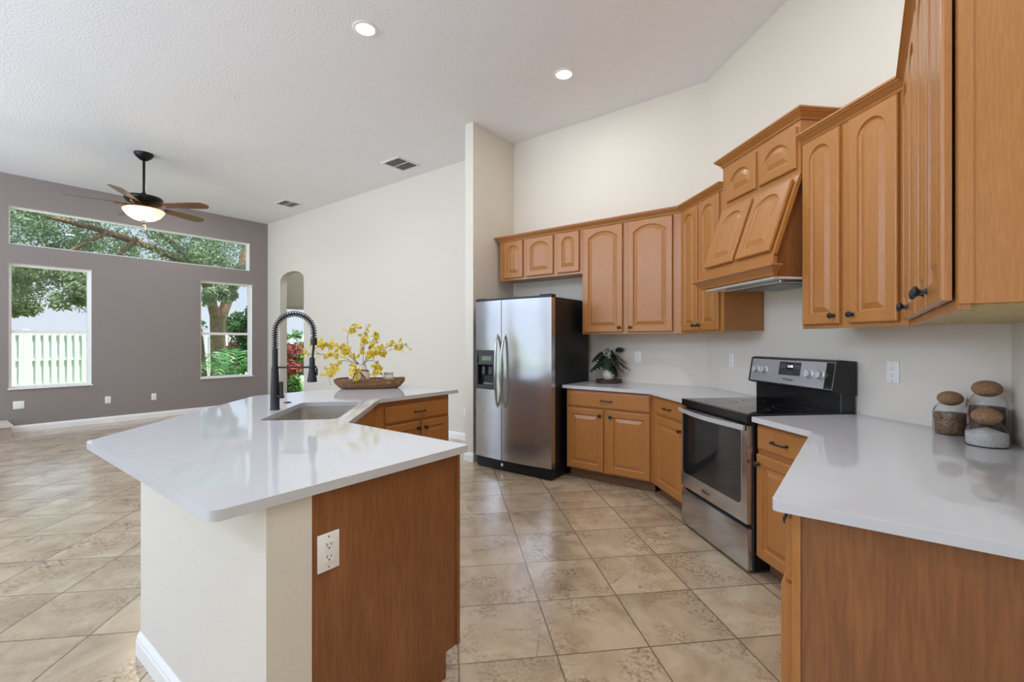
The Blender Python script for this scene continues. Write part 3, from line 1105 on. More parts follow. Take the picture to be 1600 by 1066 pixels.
# --- hood
def hood():
    y0, y1 = 3.288, 2.497                            # left and right ends
    t = thing('range_hood', 'wooden range hood with canted two door front over the stove', 'range hood', (XU, y0, 0), R_RANGE)
    w = y0 - y1
    d = XW - XU - .002
    F = -.012                                        # face of the upper box
    G().box(0, w, F, d, 2.352, 2.70).build('upper_box', 'wood', t)
    fl = lambda y: y0 - y
    for a, b in ((3.222, 2.890), (2.855, 2.520)):
        dm = door_mesh(b and (fl(b) - fl(a)), .25, arch=.06, stile=.056, top=.05).build('door', 'wood', t, (fl(a), F, 2.394))
    # canopy body set back at the ends, canted face frame in front
    ZK0, ZK1 = 2.350, 1.868
    Y0, Y1 = -.020, -.190
    prof = [(d, 2.351), (-.010, 2.351), (Y1 + .022, ZK1), (Y1 + .022, 1.742), (d, 1.742)]
    extrude_side(prof, .022, w - .022).build('canopy_body', 'panel', t)
    # face frame, in its own tilted frame
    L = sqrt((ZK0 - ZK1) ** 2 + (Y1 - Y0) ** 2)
    ang = math.atan2(-(Y1 - Y0), ZK0 - ZK1)
    fr = G().box(0, w, 0, .022, 0, L).build('canted_frame', 'wood', t, (0, Y1, ZK1), (-ang, 0, 0))
    for a, b in ((3.222, 2.890), (2.855, 2.520)):
        door_mesh(fl(b) - fl(a), L - .050, arch=.06, stile=.056, top=.05).build('canted_door', 'wood', t, (fl(a), Y1 - .0005, ZK1 + .022), (-ang, 0, 0))
    G().box(0, w, Y1 - .001, Y1 + .022, 1.800, ZK1 + .001).build('fascia', 'woodh', t)
    hm = [(0, 1.742), (.004, 1.742), (.008, 1.752), (.012, 1.762), (.020, 1.770), (.034, 1.786), (.050, 1.794), (.056, 1.796), (.056, 1.802), (.046, 1.808), (.0, 1.808)]
    # trim runs along the front and returns into the ends
    G().sweep([(0, Y1 + .02), (0, Y1), (w, Y1), (w, Y1 + .02)], [(o, z) for o, z in hm]).build('bottom_trim', 'woodh', t)
    # metal liner with filter
    g = G()
    g.box(.024, w - .024, Y1 + .024, d - .01, 1.730, 1.742)
    g.build('liner', 'plate', t)
    G().box(.18, w - .06, Y1 + .09, d - .07, 1.712, 1.7295, .003).build('vent_tray', 'steelh', t)
    g = G()
    g.box(.30, w - .10, Y1 + .13, d - .12, 1.7085, 1.7115)
    g.build('filter', 'grey', t)
    dz = 2.706 - 2.580 + .045
    g = G(); g.sweep([(-EPS, d - .01), (-EPS, F - EPS), (w + EPS, F - EPS), (w + EPS, d - .01)], [(o, z + dz - .012) for o, z in CROWN])
    g.build('crown_molding', 'woodh', t)


hood()

# --- base cabinets
PB = 3.98
db = PW - PB - .002
MB0 = 2.352
XB = 1.765
MBC = PB - XB / S
f6 = lambda m: MB0 - m
w = MB0 - MBC
base_cab('base cabinet with one wide drawer over two doors beside the refrigerator', mp(MB0, PB), R_FRIDGE, w, db, [
    ('drawer', f6(2.335), f6(1.497), .718, .868, True),
    ('door', f6(2.340), f6(1.950), .118, .703, 'RT'),
    ('door', f6(1.900), f6(1.499), .118, .703, 'LT')],
    [(0, 0), (w - GAP, 0), (w - GAP + db * T22, db), (0, db)])
YB = (PB + MBC) * S
dbr = XW - XB - .002
f7 = lambda y: YB - y
w = YB - 3.262
base_cab('narrow base cabinet with drawer and door directly left of the stove', (XB, YB), R_RANGE, w, dbr, [
    ('drawer', f7(3.775), f7(3.285), .735, .868, True),
    ('door', f7(3.770), f7(3.285), .118, .718, 'RT')],
    [(GAP, 0), (w, 0), (w, dbr), (GAP - min(dbr * T22, PW / S - XW - YB - .004), dbr)])
YS = 2.452
MF = .156
PBC = XB / S + MF
YBC = (PBC + MF) * S
f8 = lambda y: YS - y
w = YS - YBC
base_cab('narrow base cabinet with drawer and door directly right of the stove', (XB, YS), R_RANGE, w, dbr, [
    ('drawer', f8(2.442), f8(2.050), .735, .868, True),
    ('door', f8(2.445), f8(2.048), .118, .708, 'LT')],
    [(0, 0), (w - GAP, 0), (w - GAP + dbr * T22, dbr), (0, dbr)])
PN = 1.468
dn = MF - RM - .002
w = PBC - PN
f9 = lambda p: PBC - p
t = base_cab('near base cabinet at the lower right with broad wood grain end panel', mp(MF, PBC), R_RIGHT, w, dn, [
    ('drawer', f9(2.58), f9(2.06), .69, .862, True),
    ('drawer', f9(2.02), f9(1.485), .69, .862, True),
    ('door', f9(2.58), f9(2.06), .118, .680, 'RT', 0, .030),
    ('door', f9(2.02), f9(1.485), .118, .680, None, 0, .030)],
    [(GAP, 0), (w, 0), (w, dn), (GAP - dn * T22, dn)])
G().box(w, w + .008, .0, .020, 0, ZB).build('end_stile', 'wood', t)
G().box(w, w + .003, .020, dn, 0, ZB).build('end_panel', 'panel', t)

# --- peninsula cabinets
PK = 1.385
MN0 = 1.345
MNI = PK + .819
w = MNI - MN0
dk = PK - HP1 - .002
g_pen = 'base cabinets of the peninsula'
t = base_cab('peninsula end cabinet with brown wood side panel facing the camera', mp(MN0, PK), R_NEAR, w - .002, dk, [
    ('drawer', .04, w - .06, .735, .868, True),
    ('door', .04, w / 2 - .02, .118, .718, 'RT'),
    ('door', w / 2 + .0, w - .06, .118, .718, 'LT')], group=g_pen)
prof = [(0, .105), (0, ZB), (dk, ZB), (dk, 0), (.075, 0), (.075, .105)]
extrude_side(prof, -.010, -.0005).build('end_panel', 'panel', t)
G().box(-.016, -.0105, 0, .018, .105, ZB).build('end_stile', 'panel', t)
MK = 2.93
PF0 = MK - .819
w = 2.905 - PF0
dfk = 3.57 - MK - .002
fk = lambda p: p - PF0
base_cab('peninsula far cabinet with drawer over two doors below the wooden tray', mp(MK, PF0), R_FAR, w, dfk, [
    ('drawer', fk(2.215), fk(2.893), .712, .846, True),
    ('door', fk(2.215), fk(2.560), .118, .695, 'RT'),
    ('door', fk(2.583), fk(2.893), .118, .695, 'LT')],
    [(.002, 0), (w, 0), (w, dfk), (.002, dfk)], group=g_pen)
# sink base: a hollow corner cabinet, doors on the slanted face
t = thing('base_cabinet', 'slanted sink cabinet in the inner corner of the peninsula', 'cabinet', (*mp(MNI, PK), 0), R_SINK, g_pen)
w = (MK - MNI) / S
G().box(.002, w - .002, 0, .02, .105, ZB).build('face_frame', 'wood', t)
G().box(.002, w - .002, .075, .09, 0, .105).build('toe_kick', 'toe', t)
fronts(t, [('drawer', .05, w - .05, .735, .868, None), ('door', .05, w / 2 - .01, .118, .718, 'RT'), ('door', w / 2 + .01, w - .05, .118, .718, 'LT')])


# ------------------------------------------------------------------ worktops
def rounded(poly, radii, n=6):
    out = []
    N_ = len(poly)
    for i, (p, r) in enumerate(zip(poly, radii)):
        p = Vector(p)
        if r <= 0:
            out.append(tuple(p)); continue
        a = (Vector(poly[i - 1]) - p).normalized()
        b = (Vector(poly[(i + 1) % N_]) - p).normalized()
        th = math.acos(max(-1, min(1, a.dot(b)))) / 2
        tl = r / math.tan(th)
        c = p + (a + b).normalized() * (r / sin(th))
        s0, s1 = p + a * tl, p + b * tl
        a0 = math.atan2(s0.y - c.y, s0.x - c.x)
        a1 = math.atan2(s1.y - c.y, s1.x - c.x)
        da = (a1 - a0 + pi) % (2 * pi) - pi
        for k in range(n + 1):
            a_ = a0 + da * k / n
            out.append((c.x + r * cos(a_), c.y + r * sin(a_)))
    return out


def worktop(label, outer, hole=None):
    bm = bmesh.new()
    edges = []
    for lp in [outer] + ([hole] if hole else []):
        vs = [bm.verts.new((x, y, CT1)) for x, y in lp]
        edges += [bm.edges.new((vs[i], vs[(i + 1) % len(vs)])) for i in range(len(vs))]
    bmesh.ops.triangle_fill(bm, use_beauty=True, use_dissolve=False, edges=edges)
    r = bmesh.ops.extrude_face_region(bm, geom=bm.faces[:])
    for v in [e for e in r['geom'] if isinstance(e, bmesh.types.BMVert)]:
        v.co.z = CT0
    bmesh.ops.recalc_face_normals(bm, faces=bm.faces)
    g = G(); g.bm.free(); g.bm = bm
    o = g.build('countertop', 'quartz', weld=False)
    bv = o.modifiers.new('eased_edge', 'BEVEL')
    bv.width = .003; bv.segments = 2; bv.limit_method = 'ANGLE'; bv.angle_limit = radians(50)
    return tag(o, label, 'countertop', 'white quartz countertops')


worktop('white quartz countertop between the refrigerator and the stove',
        rounded([mp(2.384, 3.935), (1.72, 3.845), (1.72, 3.243), (XW - .002, 3.243), (XW - .002, yc0 - .001), mp(2.384, PW - .002)], [.006, .04, 0, 0, 0, 0]))
worktop('white quartz countertop right of the stove with three jars in its corner',
        rounded([(1.72, 2.447), (1.72, 2.005), mp(.202, 1.435), mp(RM + .002, 1.435), (XW - .002, yc1 + .002), (XW - .002, 2.447)], [0, .01, .02, 0, 0, 0]))
PEN = [mp(2.677, .465), mp(1.318, .465), mp(1.318, 1.425), mp(2.19, 1.425), mp(2.885, 2.14), mp(2.885, 2.99), mp(3.84, 2.99), mp(3.84, 1.66)]
SX0, SX1, SY0, SY1 = -1.040, -.625, 2.672, 3.430
sink_hole = rounded([(SX0, SY0), (SX1, SY0), (SX1, SY1), (SX0, SY1)], [.05, .05, .05, .05])
worktop('white quartz peninsula countertop with the sink cut into it', rounded(PEN, [.035, .03, .012, .02, .02, .012, .012, .02]), sink_hole)


def sink():
    t = thing('sink', 'undermount stainless steel sink in the peninsula countertop', 'sink', (0, 0, 0))
    e = .004
    def ring(d, z, r=.05):
        return [(x, y, z) for x, y in rounded([(SX0 - e + d, SY0 - e + d), (SX1 + e - d, SY0 - e + d), (SX1 + e - d, SY1 + e - d), (SX0 - e + d, SY1 + e - d)], [r] * 4)]
    g = G(); g.loft([ring(-.02, CT0 - .001), ring(0, CT0 - .001), ring(.0, .80), ring(.004, .70), ring(.03, .672), ring(.06, .668)], cap0=False, cap1=True, smooth=True)
    g.loft([ring(-.02, CT0 - .001), ring(-.02, CT0 - .004), ring(-.006, .70), ring(.03, .660)], cap0=False, cap1=True, smooth=True)
    g.build('basin', 'sinksteel', t, recalc=False, sharp=40)
    cx, cy = (SX0 + SX1) / 2, (SY0 + SY1) / 2
    g = G(); g.lathe([(.045, .6685), (.042, .6705), (.03, .669), (0, .6688)], c=(cx, cy, 0), seg=24)
    g.build('drain', 'steelh', t)


sink()


# ------------------------------------------------------------------ refrigerator
def text(name, body, size, parent, loc, rot, m, shear=0., sx_=1.):
    c = bpy.data.curves.new(name, 'FONT')
    c.body = body
    c.size = size
    c.extrude = .0004
    c.shear = shear
    c.align_x = 'CENTER'
    c.align_y = 'CENTER'
    c.materials.append(K[m])
    o = bpy.data.objects.new(name, c)
    COL.objects.link(o)
    o.location = loc
    bpy.context.view_layer.update()
    me = bpy.data.meshes.new_from_object(o.evaluated_get(bpy.context.evaluated_depsgraph_get()))
    bpy.data.objects.remove(o)
    bpy.data.curves.remove(c)
    me.materials.clear()
    me.materials.append(K[m])
    o = bpy.data.objects.new(name, me)
    COL.objects.link(o)
    o.location = loc
    o.rotation_euler = rot
    o.scale = (sx_, 1, 1)
    o.parent = parent
    return o


def fridge():
    M0, PFR, W = 3.366, 3.755, .977
    t = thing('refrigerator', 'side by side stainless steel refrigerator with black sides and ice dispenser', 'refrigerator', (*mp(M0, PFR), 0), R_FRIDGE)
    H = 1.80
    D = 4.52 - PFR
    G().box(.010, W - .006, .075, D, .03, H - .012, .006).build('body', 'fridgeside', t)
    bow = lambda x: -.030 * (1 - ((x - W / 2) / (W / 2)) ** 2)

    def door(name, x0, x1, z0, z1, hole=None):
        n = 12
        xs = sorted({x0 + (x1 - x0) * i / n for i in range(n + 1)} | ({hole[0], hole[1]} if hole else set()))
        zs = [z0, z1] if not hole else [z0, hole[2], hole[3], z1]
        g = G()
        for i in range(len(xs) - 1):
            a, b = xs[i], xs[i + 1]
            for j in range(len(zs) - 1):
                c, d = zs[j], zs[j + 1]
                if hole and hole[0] - 1e-6 < a and b < hole[1] + 1e-6 and c == hole[2]:
                    continue
                f_ = g.bm.faces.new([g.bm.verts.new(p) for p in ((a, bow(a), c), (b, bow(b), c), (b, bow(b), d), (a, bow(a), d))])
                f_.smooth = True
            for z in (z0, z1):
                q = ((a, bow(a), z), (b, bow(b), z), (b, .066, z), (a, .066, z))
                g.quad(*(q if z == z1 else q[::-1]))
        for x in (x0, x1):
            q = ((x, bow(x), z0), (x, bow(x), z1), (x, .066, z1), (x, .066, z0))
            g.quad(*(q if x == x0 else q[::-1]))
        return g.build(name, 'steel', t, recalc=False)
    z0, z1 = .118, H - .022
    hole = (.018, .282, .848, 1.252)
    fd = door('freezer_door', .004, .3765, z0, z1, hole)
    rd = door('fridge_door', .3845, W - .002, z0, z1)
    # dark cap strips over and beside the doors
    n = 16
    lp = lambda z, o: [(W * i / n, bow(W * i / n) - o, z) for i in range(n + 1)] + [(W, .07, z), (0, .07, z)]
    G().loft([lp(z1 + .001, .0), lp(H, .0)]).build('top_cap', 'blackp', t)
    G().box(W - .15, W - .01, .01, .10, H - .0005, H + .014, .004).build('hinge_cover', 'blackp', t)
    G().box(.002, .10, .01, .10, H - .0005, H + .012, .004).build('hinge_cover', 'blackp', t)
    # base grille
    g = G()
    g.box(.012, W - .008, .012, .074, .012, .112)
    for i in range(5):
        g.box(.02, W - .02, .004, .0125, .022 + i * .018, .030 + i * .018)
    g.build('base_grille', 'blackp', t)
    g = G(); g.lathe([(0, .0), (.019, .0), (.017, .006), (.0, .007)], c=(.372, .0035, .066), seg=20, axis='y')
    g.build('badge', 'chrome', t)
    G().box(.05, .09, .10, .14, 0, .032).build('foot', 'blackp', t)
    G().box(W - .09, W - .05, .10, .14, 0, .032).build('foot', 'blackp', t)
    # dispenser cavity, seen through the freezer door
    a, b, c, d = hole
    g = G()
    yb = .050
    ya, yb_ = bow(a), bow(b)
    g.quad((a, ya, c), (a, ya, d), (a, yb, d), (a, yb, c))
    g.quad((b, yb_, c), (b, yb, c), (b, yb, d), (b, yb_, d))
    g.quad((a, ya, c), (a, yb, c), (b, yb, c), (b, yb_, c))
    g.quad((a, ya, d), (b, yb_, d), (b, yb, d), (a, yb, d))
    g.quad((a, yb, c), (a, yb, d), (b, yb, d), (b, yb, c))
    ds = g.build('dispenser', 'blackp', fd, recalc=False)
    g = G()
    ra, rb = bow(a) - .004, bow(b) - .006
    for x0_, x1_, q0, q1 in ((a - .006, a + .016, c, d), (b - .016, b + .006, c, d)):
        m_ = (x0_ + x1_) / 2
        g.box(x0_, x1_, bow(m_) - .006, bow(m_) + .02, q0 - .006, q1 + .006)
    for q0, q1 in ((c - .006, c + .04), (d - .045, d + .006), (d - .150, d - .138)):
        g.loft([[(x, bow(x) - .004, q0), (x, bow(x) + .03, q0), (x, bow(x) + .03, q1), (x, bow(x) - .004, q1)] for x in (a, (a + b) / 2, b)])
    g.build('dispenser_trim', 'dgrey', fd)
    G().box(a + .016, b - .016, .001, .02, d - .138, d - .046).build('dispenser_panel', 'bglass', fd)
    g = G()
    random.seed(4)
    for r_ in range(3):
        for i in range(6):
            g.box(a + .075 + i * .022, a + .090 + i * .022, -.0008, .0015, d - .070 - r_ * .016, d - .062 - r_ * .016)
    g.build('panel_marks', 'inkl', fd)
    g = G(); g.loft([[(x, .045, 1.10), (x, .020, 1.08), (x, .012, 1.00), (x, .025, .985), (x, .047, 1.0)] for x in (a + .06, a + .10)])
    g.loft([[(x, .045, 1.10), (x, .020, 1.08), (x, .012, 1.00), (x, .025, .985), (x, .047, 1.0)] for x in (a + .15, a + .20)])
    g.build('paddle', 'dgrey', fd)
    G().box(a + .09, b - .012, .0, .048, c + .041, c + .062, .003).build('drip_tray', 'grey', fd)
    # bowed handles either side of the split
    for dr_, x, sgn in ((fd, .345, -1), (rd, .418, 1)):
        g = G()
        pts_, rr = [], []
        for i in range(21):
            f_ = i / 20
            z = .665 + (1.425 - .665) * f_
            k = sin(pi * f_)
            pts_.append((x + sgn * .014 * (1 - k), bow(x) + .004 - .062 * k ** .55, z))
            rr.append(.009 + .006 * k ** .5)
        g.tube(pts_, rr, 12)
        g.build('handle', 'steelh', dr_)


fridge()


# ------------------------------------------------------------------ stove
def stove():
    XF, YL, W = 1.702, 3.237, .780
    t = thing('stove', 'freestanding electric stove with stainless oven door and black glass cooktop', 'stove', (XF, YL, 0), R_RANGE)
    D = XW - XF - .012
    G().box(.004, W - .004, .040, D, .02, .893, .003).build('body', 'black', t)
    for x in (.05, W - .05):
        for y in (.09, D - .06):
            g = G(); g.lathe([(0, 0), (.018, 0), (.018, .022), (0, .022)], c=(x, y, 0), seg=12)
            g.build('foot', 'blackp', t)
    # cooktop with a thick black rim
    g = G(); g.prism(rounded([(0, .004), (W, .004), (W, .605), (0, .605)], [.012, .012, 0, 0]), .880, .928)
    o = g.build('cooktop', 'black', t)
    bv = o.modifiers.new('rim', 'BEVEL'); bv.width = .004; bv.segments = 2; bv.limit_method = 'ANGLE'; bv.angle_limit = radians(50)
    g = G(); g.box(.018, W - .018, .030, .590, .9275, .9292)
    gl = g.build('glass_surface', 'bglass', t)
    for x, y, r in ((.21, .19, .105), (.57, .19, .085), (.21, .44, .075), (.57, .44, .105)):
        g = G(); g.lathe([(r, .9294), (r - .003, .9295), (r - .006, .9294)], c=(x, y, 0), seg=48)
        g.build('burner_ring', 'dgrey', t)
    # oven door
    dr_ = G().box(.006, W - .006, .0, .039, .288, .862, .006, 2).build('oven_door', 'steel', t)
    wx0, wx1, wz0, wz1 = .040, W - .062, .392, .826
    flat = rounded([(wx0, wz0), (wx1, wz0), (wx1, wz1), (wx0, wz1)], [.03, .03, .012, .012])
    flat2 = rounded([(wx0 - .005, wz0 - .005), (wx1 + .005, wz0 - .005), (wx1 + .005, wz1 + .005), (wx0 - .005, wz1 + .005)], [.034, .034, .014, .014])
    G().loft([[(x, -.0012, z) for x, z in flat2], [(x, .001, z) for x, z in flat2]]).build('window_trim', 'chrome', dr_)
    G().loft([[(x, -.0024, z) for x, z in flat], [(x, -.0010, z) for x, z in flat]]).build('window', 'ovenglass', dr_)
    # wide bowed bar handle
    lo = []
    for i in range(17):
        f_ = i / 16
        x = .010 + (W - .020) * f_
        y = -.018 - .040 * sin(pi * f_)
        lo.append([(x, y - .006, .838), (x, y + .004, .834), (x, y + .008, .846), (x, y + .006, .864), (x, y - .004, .866)])
    hd = G().loft(lo, smooth=True).build('handle', 'satinl', dr_, sharp=50)
    for x in (.012, W - .030):
        G().box(x, x + .018, -.018, .002, .836, .862, .003).build('handle_mount', 'blackp', hd)
    # emblem below the window: a dark swoosh ring and a short word
    text('logo', 'Whirlpool', .024, dr_, (W * .43, -.0007, .335), (pi / 2, 0, 0), 'ink', .25)
    g = G()
    ring_ = []
    for k in range(25):
        a = radians(20 + 290 * k / 24)
        ring_.append((W * .43 + .030 * cos(a), -.0006, .338 + .013 * sin(a) + .004 * cos(a)))
    g.tube(ring_, [.0006 + .0011 * sin(pi * k / 24) for k in range(25)], 6)
    g.build('emblem', 'ink', dr_)
    G().box(.006, W - .006, .004, .039, .020, .262, .006, 2).build('storage_drawer', 'steel', t)
    # backguard: black riser, leaning control box
    G().box(.006, W - .006, .606, D, .893, 1.06, .004).build('riser', 'black', t)
    prof_ = [(.545, 1.056), (.575, 1.232), (.60, 1.240), (D, 1.232), (D, 1.03), (.58, 1.046)]
    cb = extrude_side(prof_, 0, W).build('control_box', 'blackp', t)
    # local frame of the leaning face
    an = -math.atan2(.030, .176)
    L = sqrt(.03 ** 2 + .176 ** 2)
    P0 = (0, .545, 1.056)

    def face(name, x0, x1, s0, s1, th, m, par=cb, rad=.006):
        q = rounded([(x0, s0), (x1, s0), (x1, s1), (x0, s1)], [rad] * 4)
        return G().loft([[(x, -th, z) for x, z in q], [(x, .0005, z) for x, z in q]]).build(name, m, par, P0, (an, 0, 0))
    face('panel_edge', .012, W - .004, .006, L - .006, .0015, 'steelh')
    face('side_glass', .66, W - .008, .009, L - .009, .0022, 'bglass')
    pn = face('control_panel', .022, .712, .009, L - .009, .0030, 'satin')
    face('display_frame', .312, .512, .068, .160, .0036, 'steelh')
    face('display', .317, .507, .072, .156, .0042, 'dgrey')
    face('clock_window', .385, .445, .112, .146, .0046, 'bglass')
    ct, st = cos(an), sin(an)

    def onface(x, s, out):
        return (x, P0[1] - out * ct - s * st, P0[2] + s * ct - out * st)
    text('clock_digits', '12:00', .024, cb, onface(.415, .129, .0050), (pi / 2 + an, 0, 0), 'red')
    text('logo', 'Whirlpool', .022, cb, onface(.405, .040, .0034), (pi / 2 + an, 0, 0), 'ink', .2)
    g = G()
    for r_ in range(3):
        for i in range(4):
            for xx in (.328, .455):
                if r_ < 2 or xx < .4:
                    q = [(xx + i * .0125, .120 + r_ * .014 - .0)] if r_ < 2 else [(xx + .03 + i * .025, .086)]
                    for qx, qs in q:
                        p = onface(qx, qs, .0045)
                        g.box(p[0], p[0] + .007, p[1] - .0003, p[1] + .0006, p[2], p[2] + .003)
    g.build('touch_keys', 'inkl', cb)
    for x in (.085, .172, .590, .677):
        g = G()
        g.lathe([(.0, 0), (.031, 0), (.031, .004), (.026, .007), (.024, .026), (.022, .030), (0, .031)], seg=28, axis='y')
        g.box(-.0035, .0035, -.036, -.028, -.021, .021, .001)
        g.build('knob', 'satinl', cb, onface(x, .090, .003), (an, 0, 0))


stove()


# ------------------------------------------------------------------ outlets and switches
def outlet(xy, z, rot, label, decora=True, square=False, switch=False):
    t = thing('wall_switch' if switch else 'wall_outlet', label, 'switch' if switch else 'outlet', (*xy, z), rot, 'outlets and switches')
    w, h = (.058, .058) if square else (.037, .0585)
    G().box(-w, w, -.006, -.0004, -h, h, .0025, 2).build('cover_plate', 'plate', t)
    if square:
        G().box(-.03, .03, -.0075, -.0055, -.03, .03, .002).build('insert', 'plate', t)
        return t
    G().box(-.0165, .0165, -.0078, -.0055, -.0335, .0335, .0012).build('insert', 'plate', t)
    if switch:
        G().box(-.012, .012, -.0105, -.0075, -.028, .028, .0012).build('rocker', 'plate', t)
    else:
        for dz in (-.0185, .0185):
            g = G()
            g.box(-.0080, -.0058, -.0081, -.0077, dz, dz + .009)
            g.box(.0058, .0080, -.0081, -.0077, dz + .001, dz + .008)
            g.lathe([(.0, .0077), (.0028, .0077), (.0028, .0081), (0, .0081)], c=(0, 0, dz - .0065), seg=10, axis='y')
            g.build('socket', 'slot', t)
    for dz in (-.0475, .0475):
        g = G(); g.lathe([(0, .0055), (.0028, .0058), (.0028, .0064), (0, .0066)], c=(0, 0, dz), seg=10, axis='y')
        g.build('screw', 'steelh', t)
    return t


outlet(mp(1.345 - .0105, .797), .697, R_FAR, 'white outlet on the brown wood end panel of the peninsula')
outlet(mp(1.865, PW), 1.188, R_FRIDGE, 'white outlet on the wall right of the small potted plant')
outlet((XW, 3.705), 1.188, R_RANGE, 'white outlet on the wall between the room corner and the stove')
outlet((XW, 2.238), 1.184, R_RANGE, 'white outlet on the wall right of the stove control panel')
outlet(mp(4.30, PW), .378, R_FRIDGE, 'white outlet low on the cream wall beside the wing wall')
outlet(mp(WM, .992), .402, R_FAR, 'square white cover plate low under the left window', square=True)
outlet(mp(WM, 2.011), .375, R_FAR, 'white outlet low on the taupe wall just right of the left window')
outlet(mp(WM, 2.637), .368, R_FAR, 'white outlet low on the taupe wall nearer the right window')


# ------------------------------------------------------------------ faucet
def faucet():
    t = thing('faucet', 'tall matte black pull down faucet with open spring coil behind the sink', 'faucet', (-1.098, 3.085, CT1), radians(-2))
    g = G(); g.lathe([(0, 0), (.030, 0), (.030, .004), (.0275, .008), (.0265, .10), (.0225, .22), (.0205, .272), (.0, .272)], seg=28)
    g.build('base', 'blackm', t)
    g = G(); g.lathe([(.0, .268), (.0175, .27), (.0165, .385), (0, .387)], seg=24)
    g.build('riser', 'blackm', t)
    # gooseneck path, in local x-z
    R, zc, ztop = .118, .487, .0
    path = [(0, .38), (0, .43)]
    for i in range(25):
        a = pi - pi * i / 24
        path.append((R + R * cos(a), zc + R * 1.02 * sin(a)))
    path += [(2 * R, .47), (2 * R + .001, .455)]
    g = G(); g.tube([(x, 0, z) for x, z in path], .0075, 10)
    g.build('hose', 'blackm', t)
    # spring: a helix about that path
    dense = []
    for (x0, z0), (x1, z1) in zip(path, path[1:]):
        for k in range(10):
            dense.append((x0 + (x1 - x0) * k / 10, z0 + (z1 - z0) * k / 10))
    ln = [0]
    for a, b in zip(dense, dense[1:]):
        ln.append(ln[-1] + sqrt((a[0] - b[0]) ** 2 + (a[1] - b[1]) ** 2))
    turns = 34
    hp = []
    nst = turns * 14
    j = 0
    for i in range(nst + 1):
        s_ = ln[-1] * i / nst
        while j < len(ln) - 2 and ln[j + 1] < s_:
            j += 1
        f_ = (s_ - ln[j]) / max(1e-9, ln[j + 1] - ln[j])
        x = dense[j][0] + (dense[j + 1][0] - dense[j][0]) * f_
        z = dense[j][1] + (dense[j + 1][1] - dense[j][1]) * f_
        tx, tz = dense[j + 1][0] - dense[j][0], dense[j + 1][1] - dense[j][1]
        q = sqrt(tx * tx + tz * tz); tx /= q; tz /= q
        a = 2 * pi * turns * i / nst
        hp.append((x - tz * .0175 * cos(a), .0175 * sin(a), z + tx * .0175 * cos(a)))
    g = G(); g.tube(hp, .0027, 6)
    g.build('spring_coil', 'blackm', t)
    g = G(); g.lathe([(0, .455), (.017, .455), (.020, .445), (.020, .412), (.016, .408), (0, .408)], c=(2 * R, 0, 0), seg=20)
    g.build('collar', 'blackm', t)
    g = G(); g.tube([(2 * R, 0, .41), (2 * R - .004, 0, .37), (2 * R - .008, 0, .325)], .0075, 10)
    g.build('spray_hose', 'blackm', t)
    g = G(); g.lathe([(0, .33), (.015, .33), (.0165, .32), (.0185, .26), (.028, .19), (.030, .178), (.027, .174), (0, .174)], c=(2 * R - .010, 0, 0), seg=24)
    sp = g.build('spray_head', 'blackm', t)
    G().box(2 * R + .014, 2 * R + .024, -.008, .008, .215, .262, .003).build('spray_button', 'blackm', sp)
    g = G(); g.tube([(.018, 0, .268), (2 * R - .03, 0, .268)], .0062, 10)
    g.lathe([(.027, .262), (.0275, .268), (.027, .276), (.021, .276), (.021, .262), (.027, .262)], c=(2 * R - .010, 0, 0), seg=24)
    g.build('holder_arm', 'blackm', t)
    g = G(); g.lathe([(0, 0), (.013, 0), (.013, .030), (.010, .036), (0, .036)], c=(.020, -.004, .085), seg=18, axis='X')
    h = g.build('handle', 'blackm', t)
    G().box(.030, .050, -.014, .006, .088, .178, .004).build('lever', 'blackm', h)


faucet()
g = G(); g.lathe([(0, 0), (.024, 0), (.024, .004), (.019, .007), (.012, .008), (0, .008)], seg=28)
tag(g.build('sink_button', 'blackm', loc=(-1.137, 3.425, CT1)), 'small round black button on the countertop behind the sink', 'sink button')


# ------------------------------------------------------------------ tray with vase, flowers and little jar
TRX, TRY, TRA = -.735, 4.392, radians(4)


def local(x, y):
    return (TRX + x * cos(TRA) - y * sin(TRA), TRY + x * sin(TRA) + y * cos(TRA))


def tray():
    t = thing('dough_bowl', 'long carved wooden tray with rounded ends on the far end of the peninsula', 'tray', (TRX, TRY, CT1), TRA)
    def ring(a, b, z, wob=0.):
        out = []
        for k in range(40):
            q = 2 * pi * k / 40
            c, s_ = cos(q), sin(q)
            x = a * (abs(c) ** .62) * (1 if c >= 0 else -1)
            y = b * (abs(s_) ** .8) * (1 if s_ >= 0 else -1)
            out.append((x, y, z + wob * sin(3 * q + 1)))
        return out
    g = G()
    g.loft([ring(.245, .095, 0), ring(.275, .112, .018), ring(.310, .126, .055, .002), ring(.318, .130, .088, .004), ring(.308, .123, .092, .004),
            ring(.290, .113, .060, .002), ring(.270, .103, .038), ring(.24, .085, .030), ring(.10, .03, .029)], smooth=True)
    g.build('bowl_shell', 'bowl', t, sharp=60)


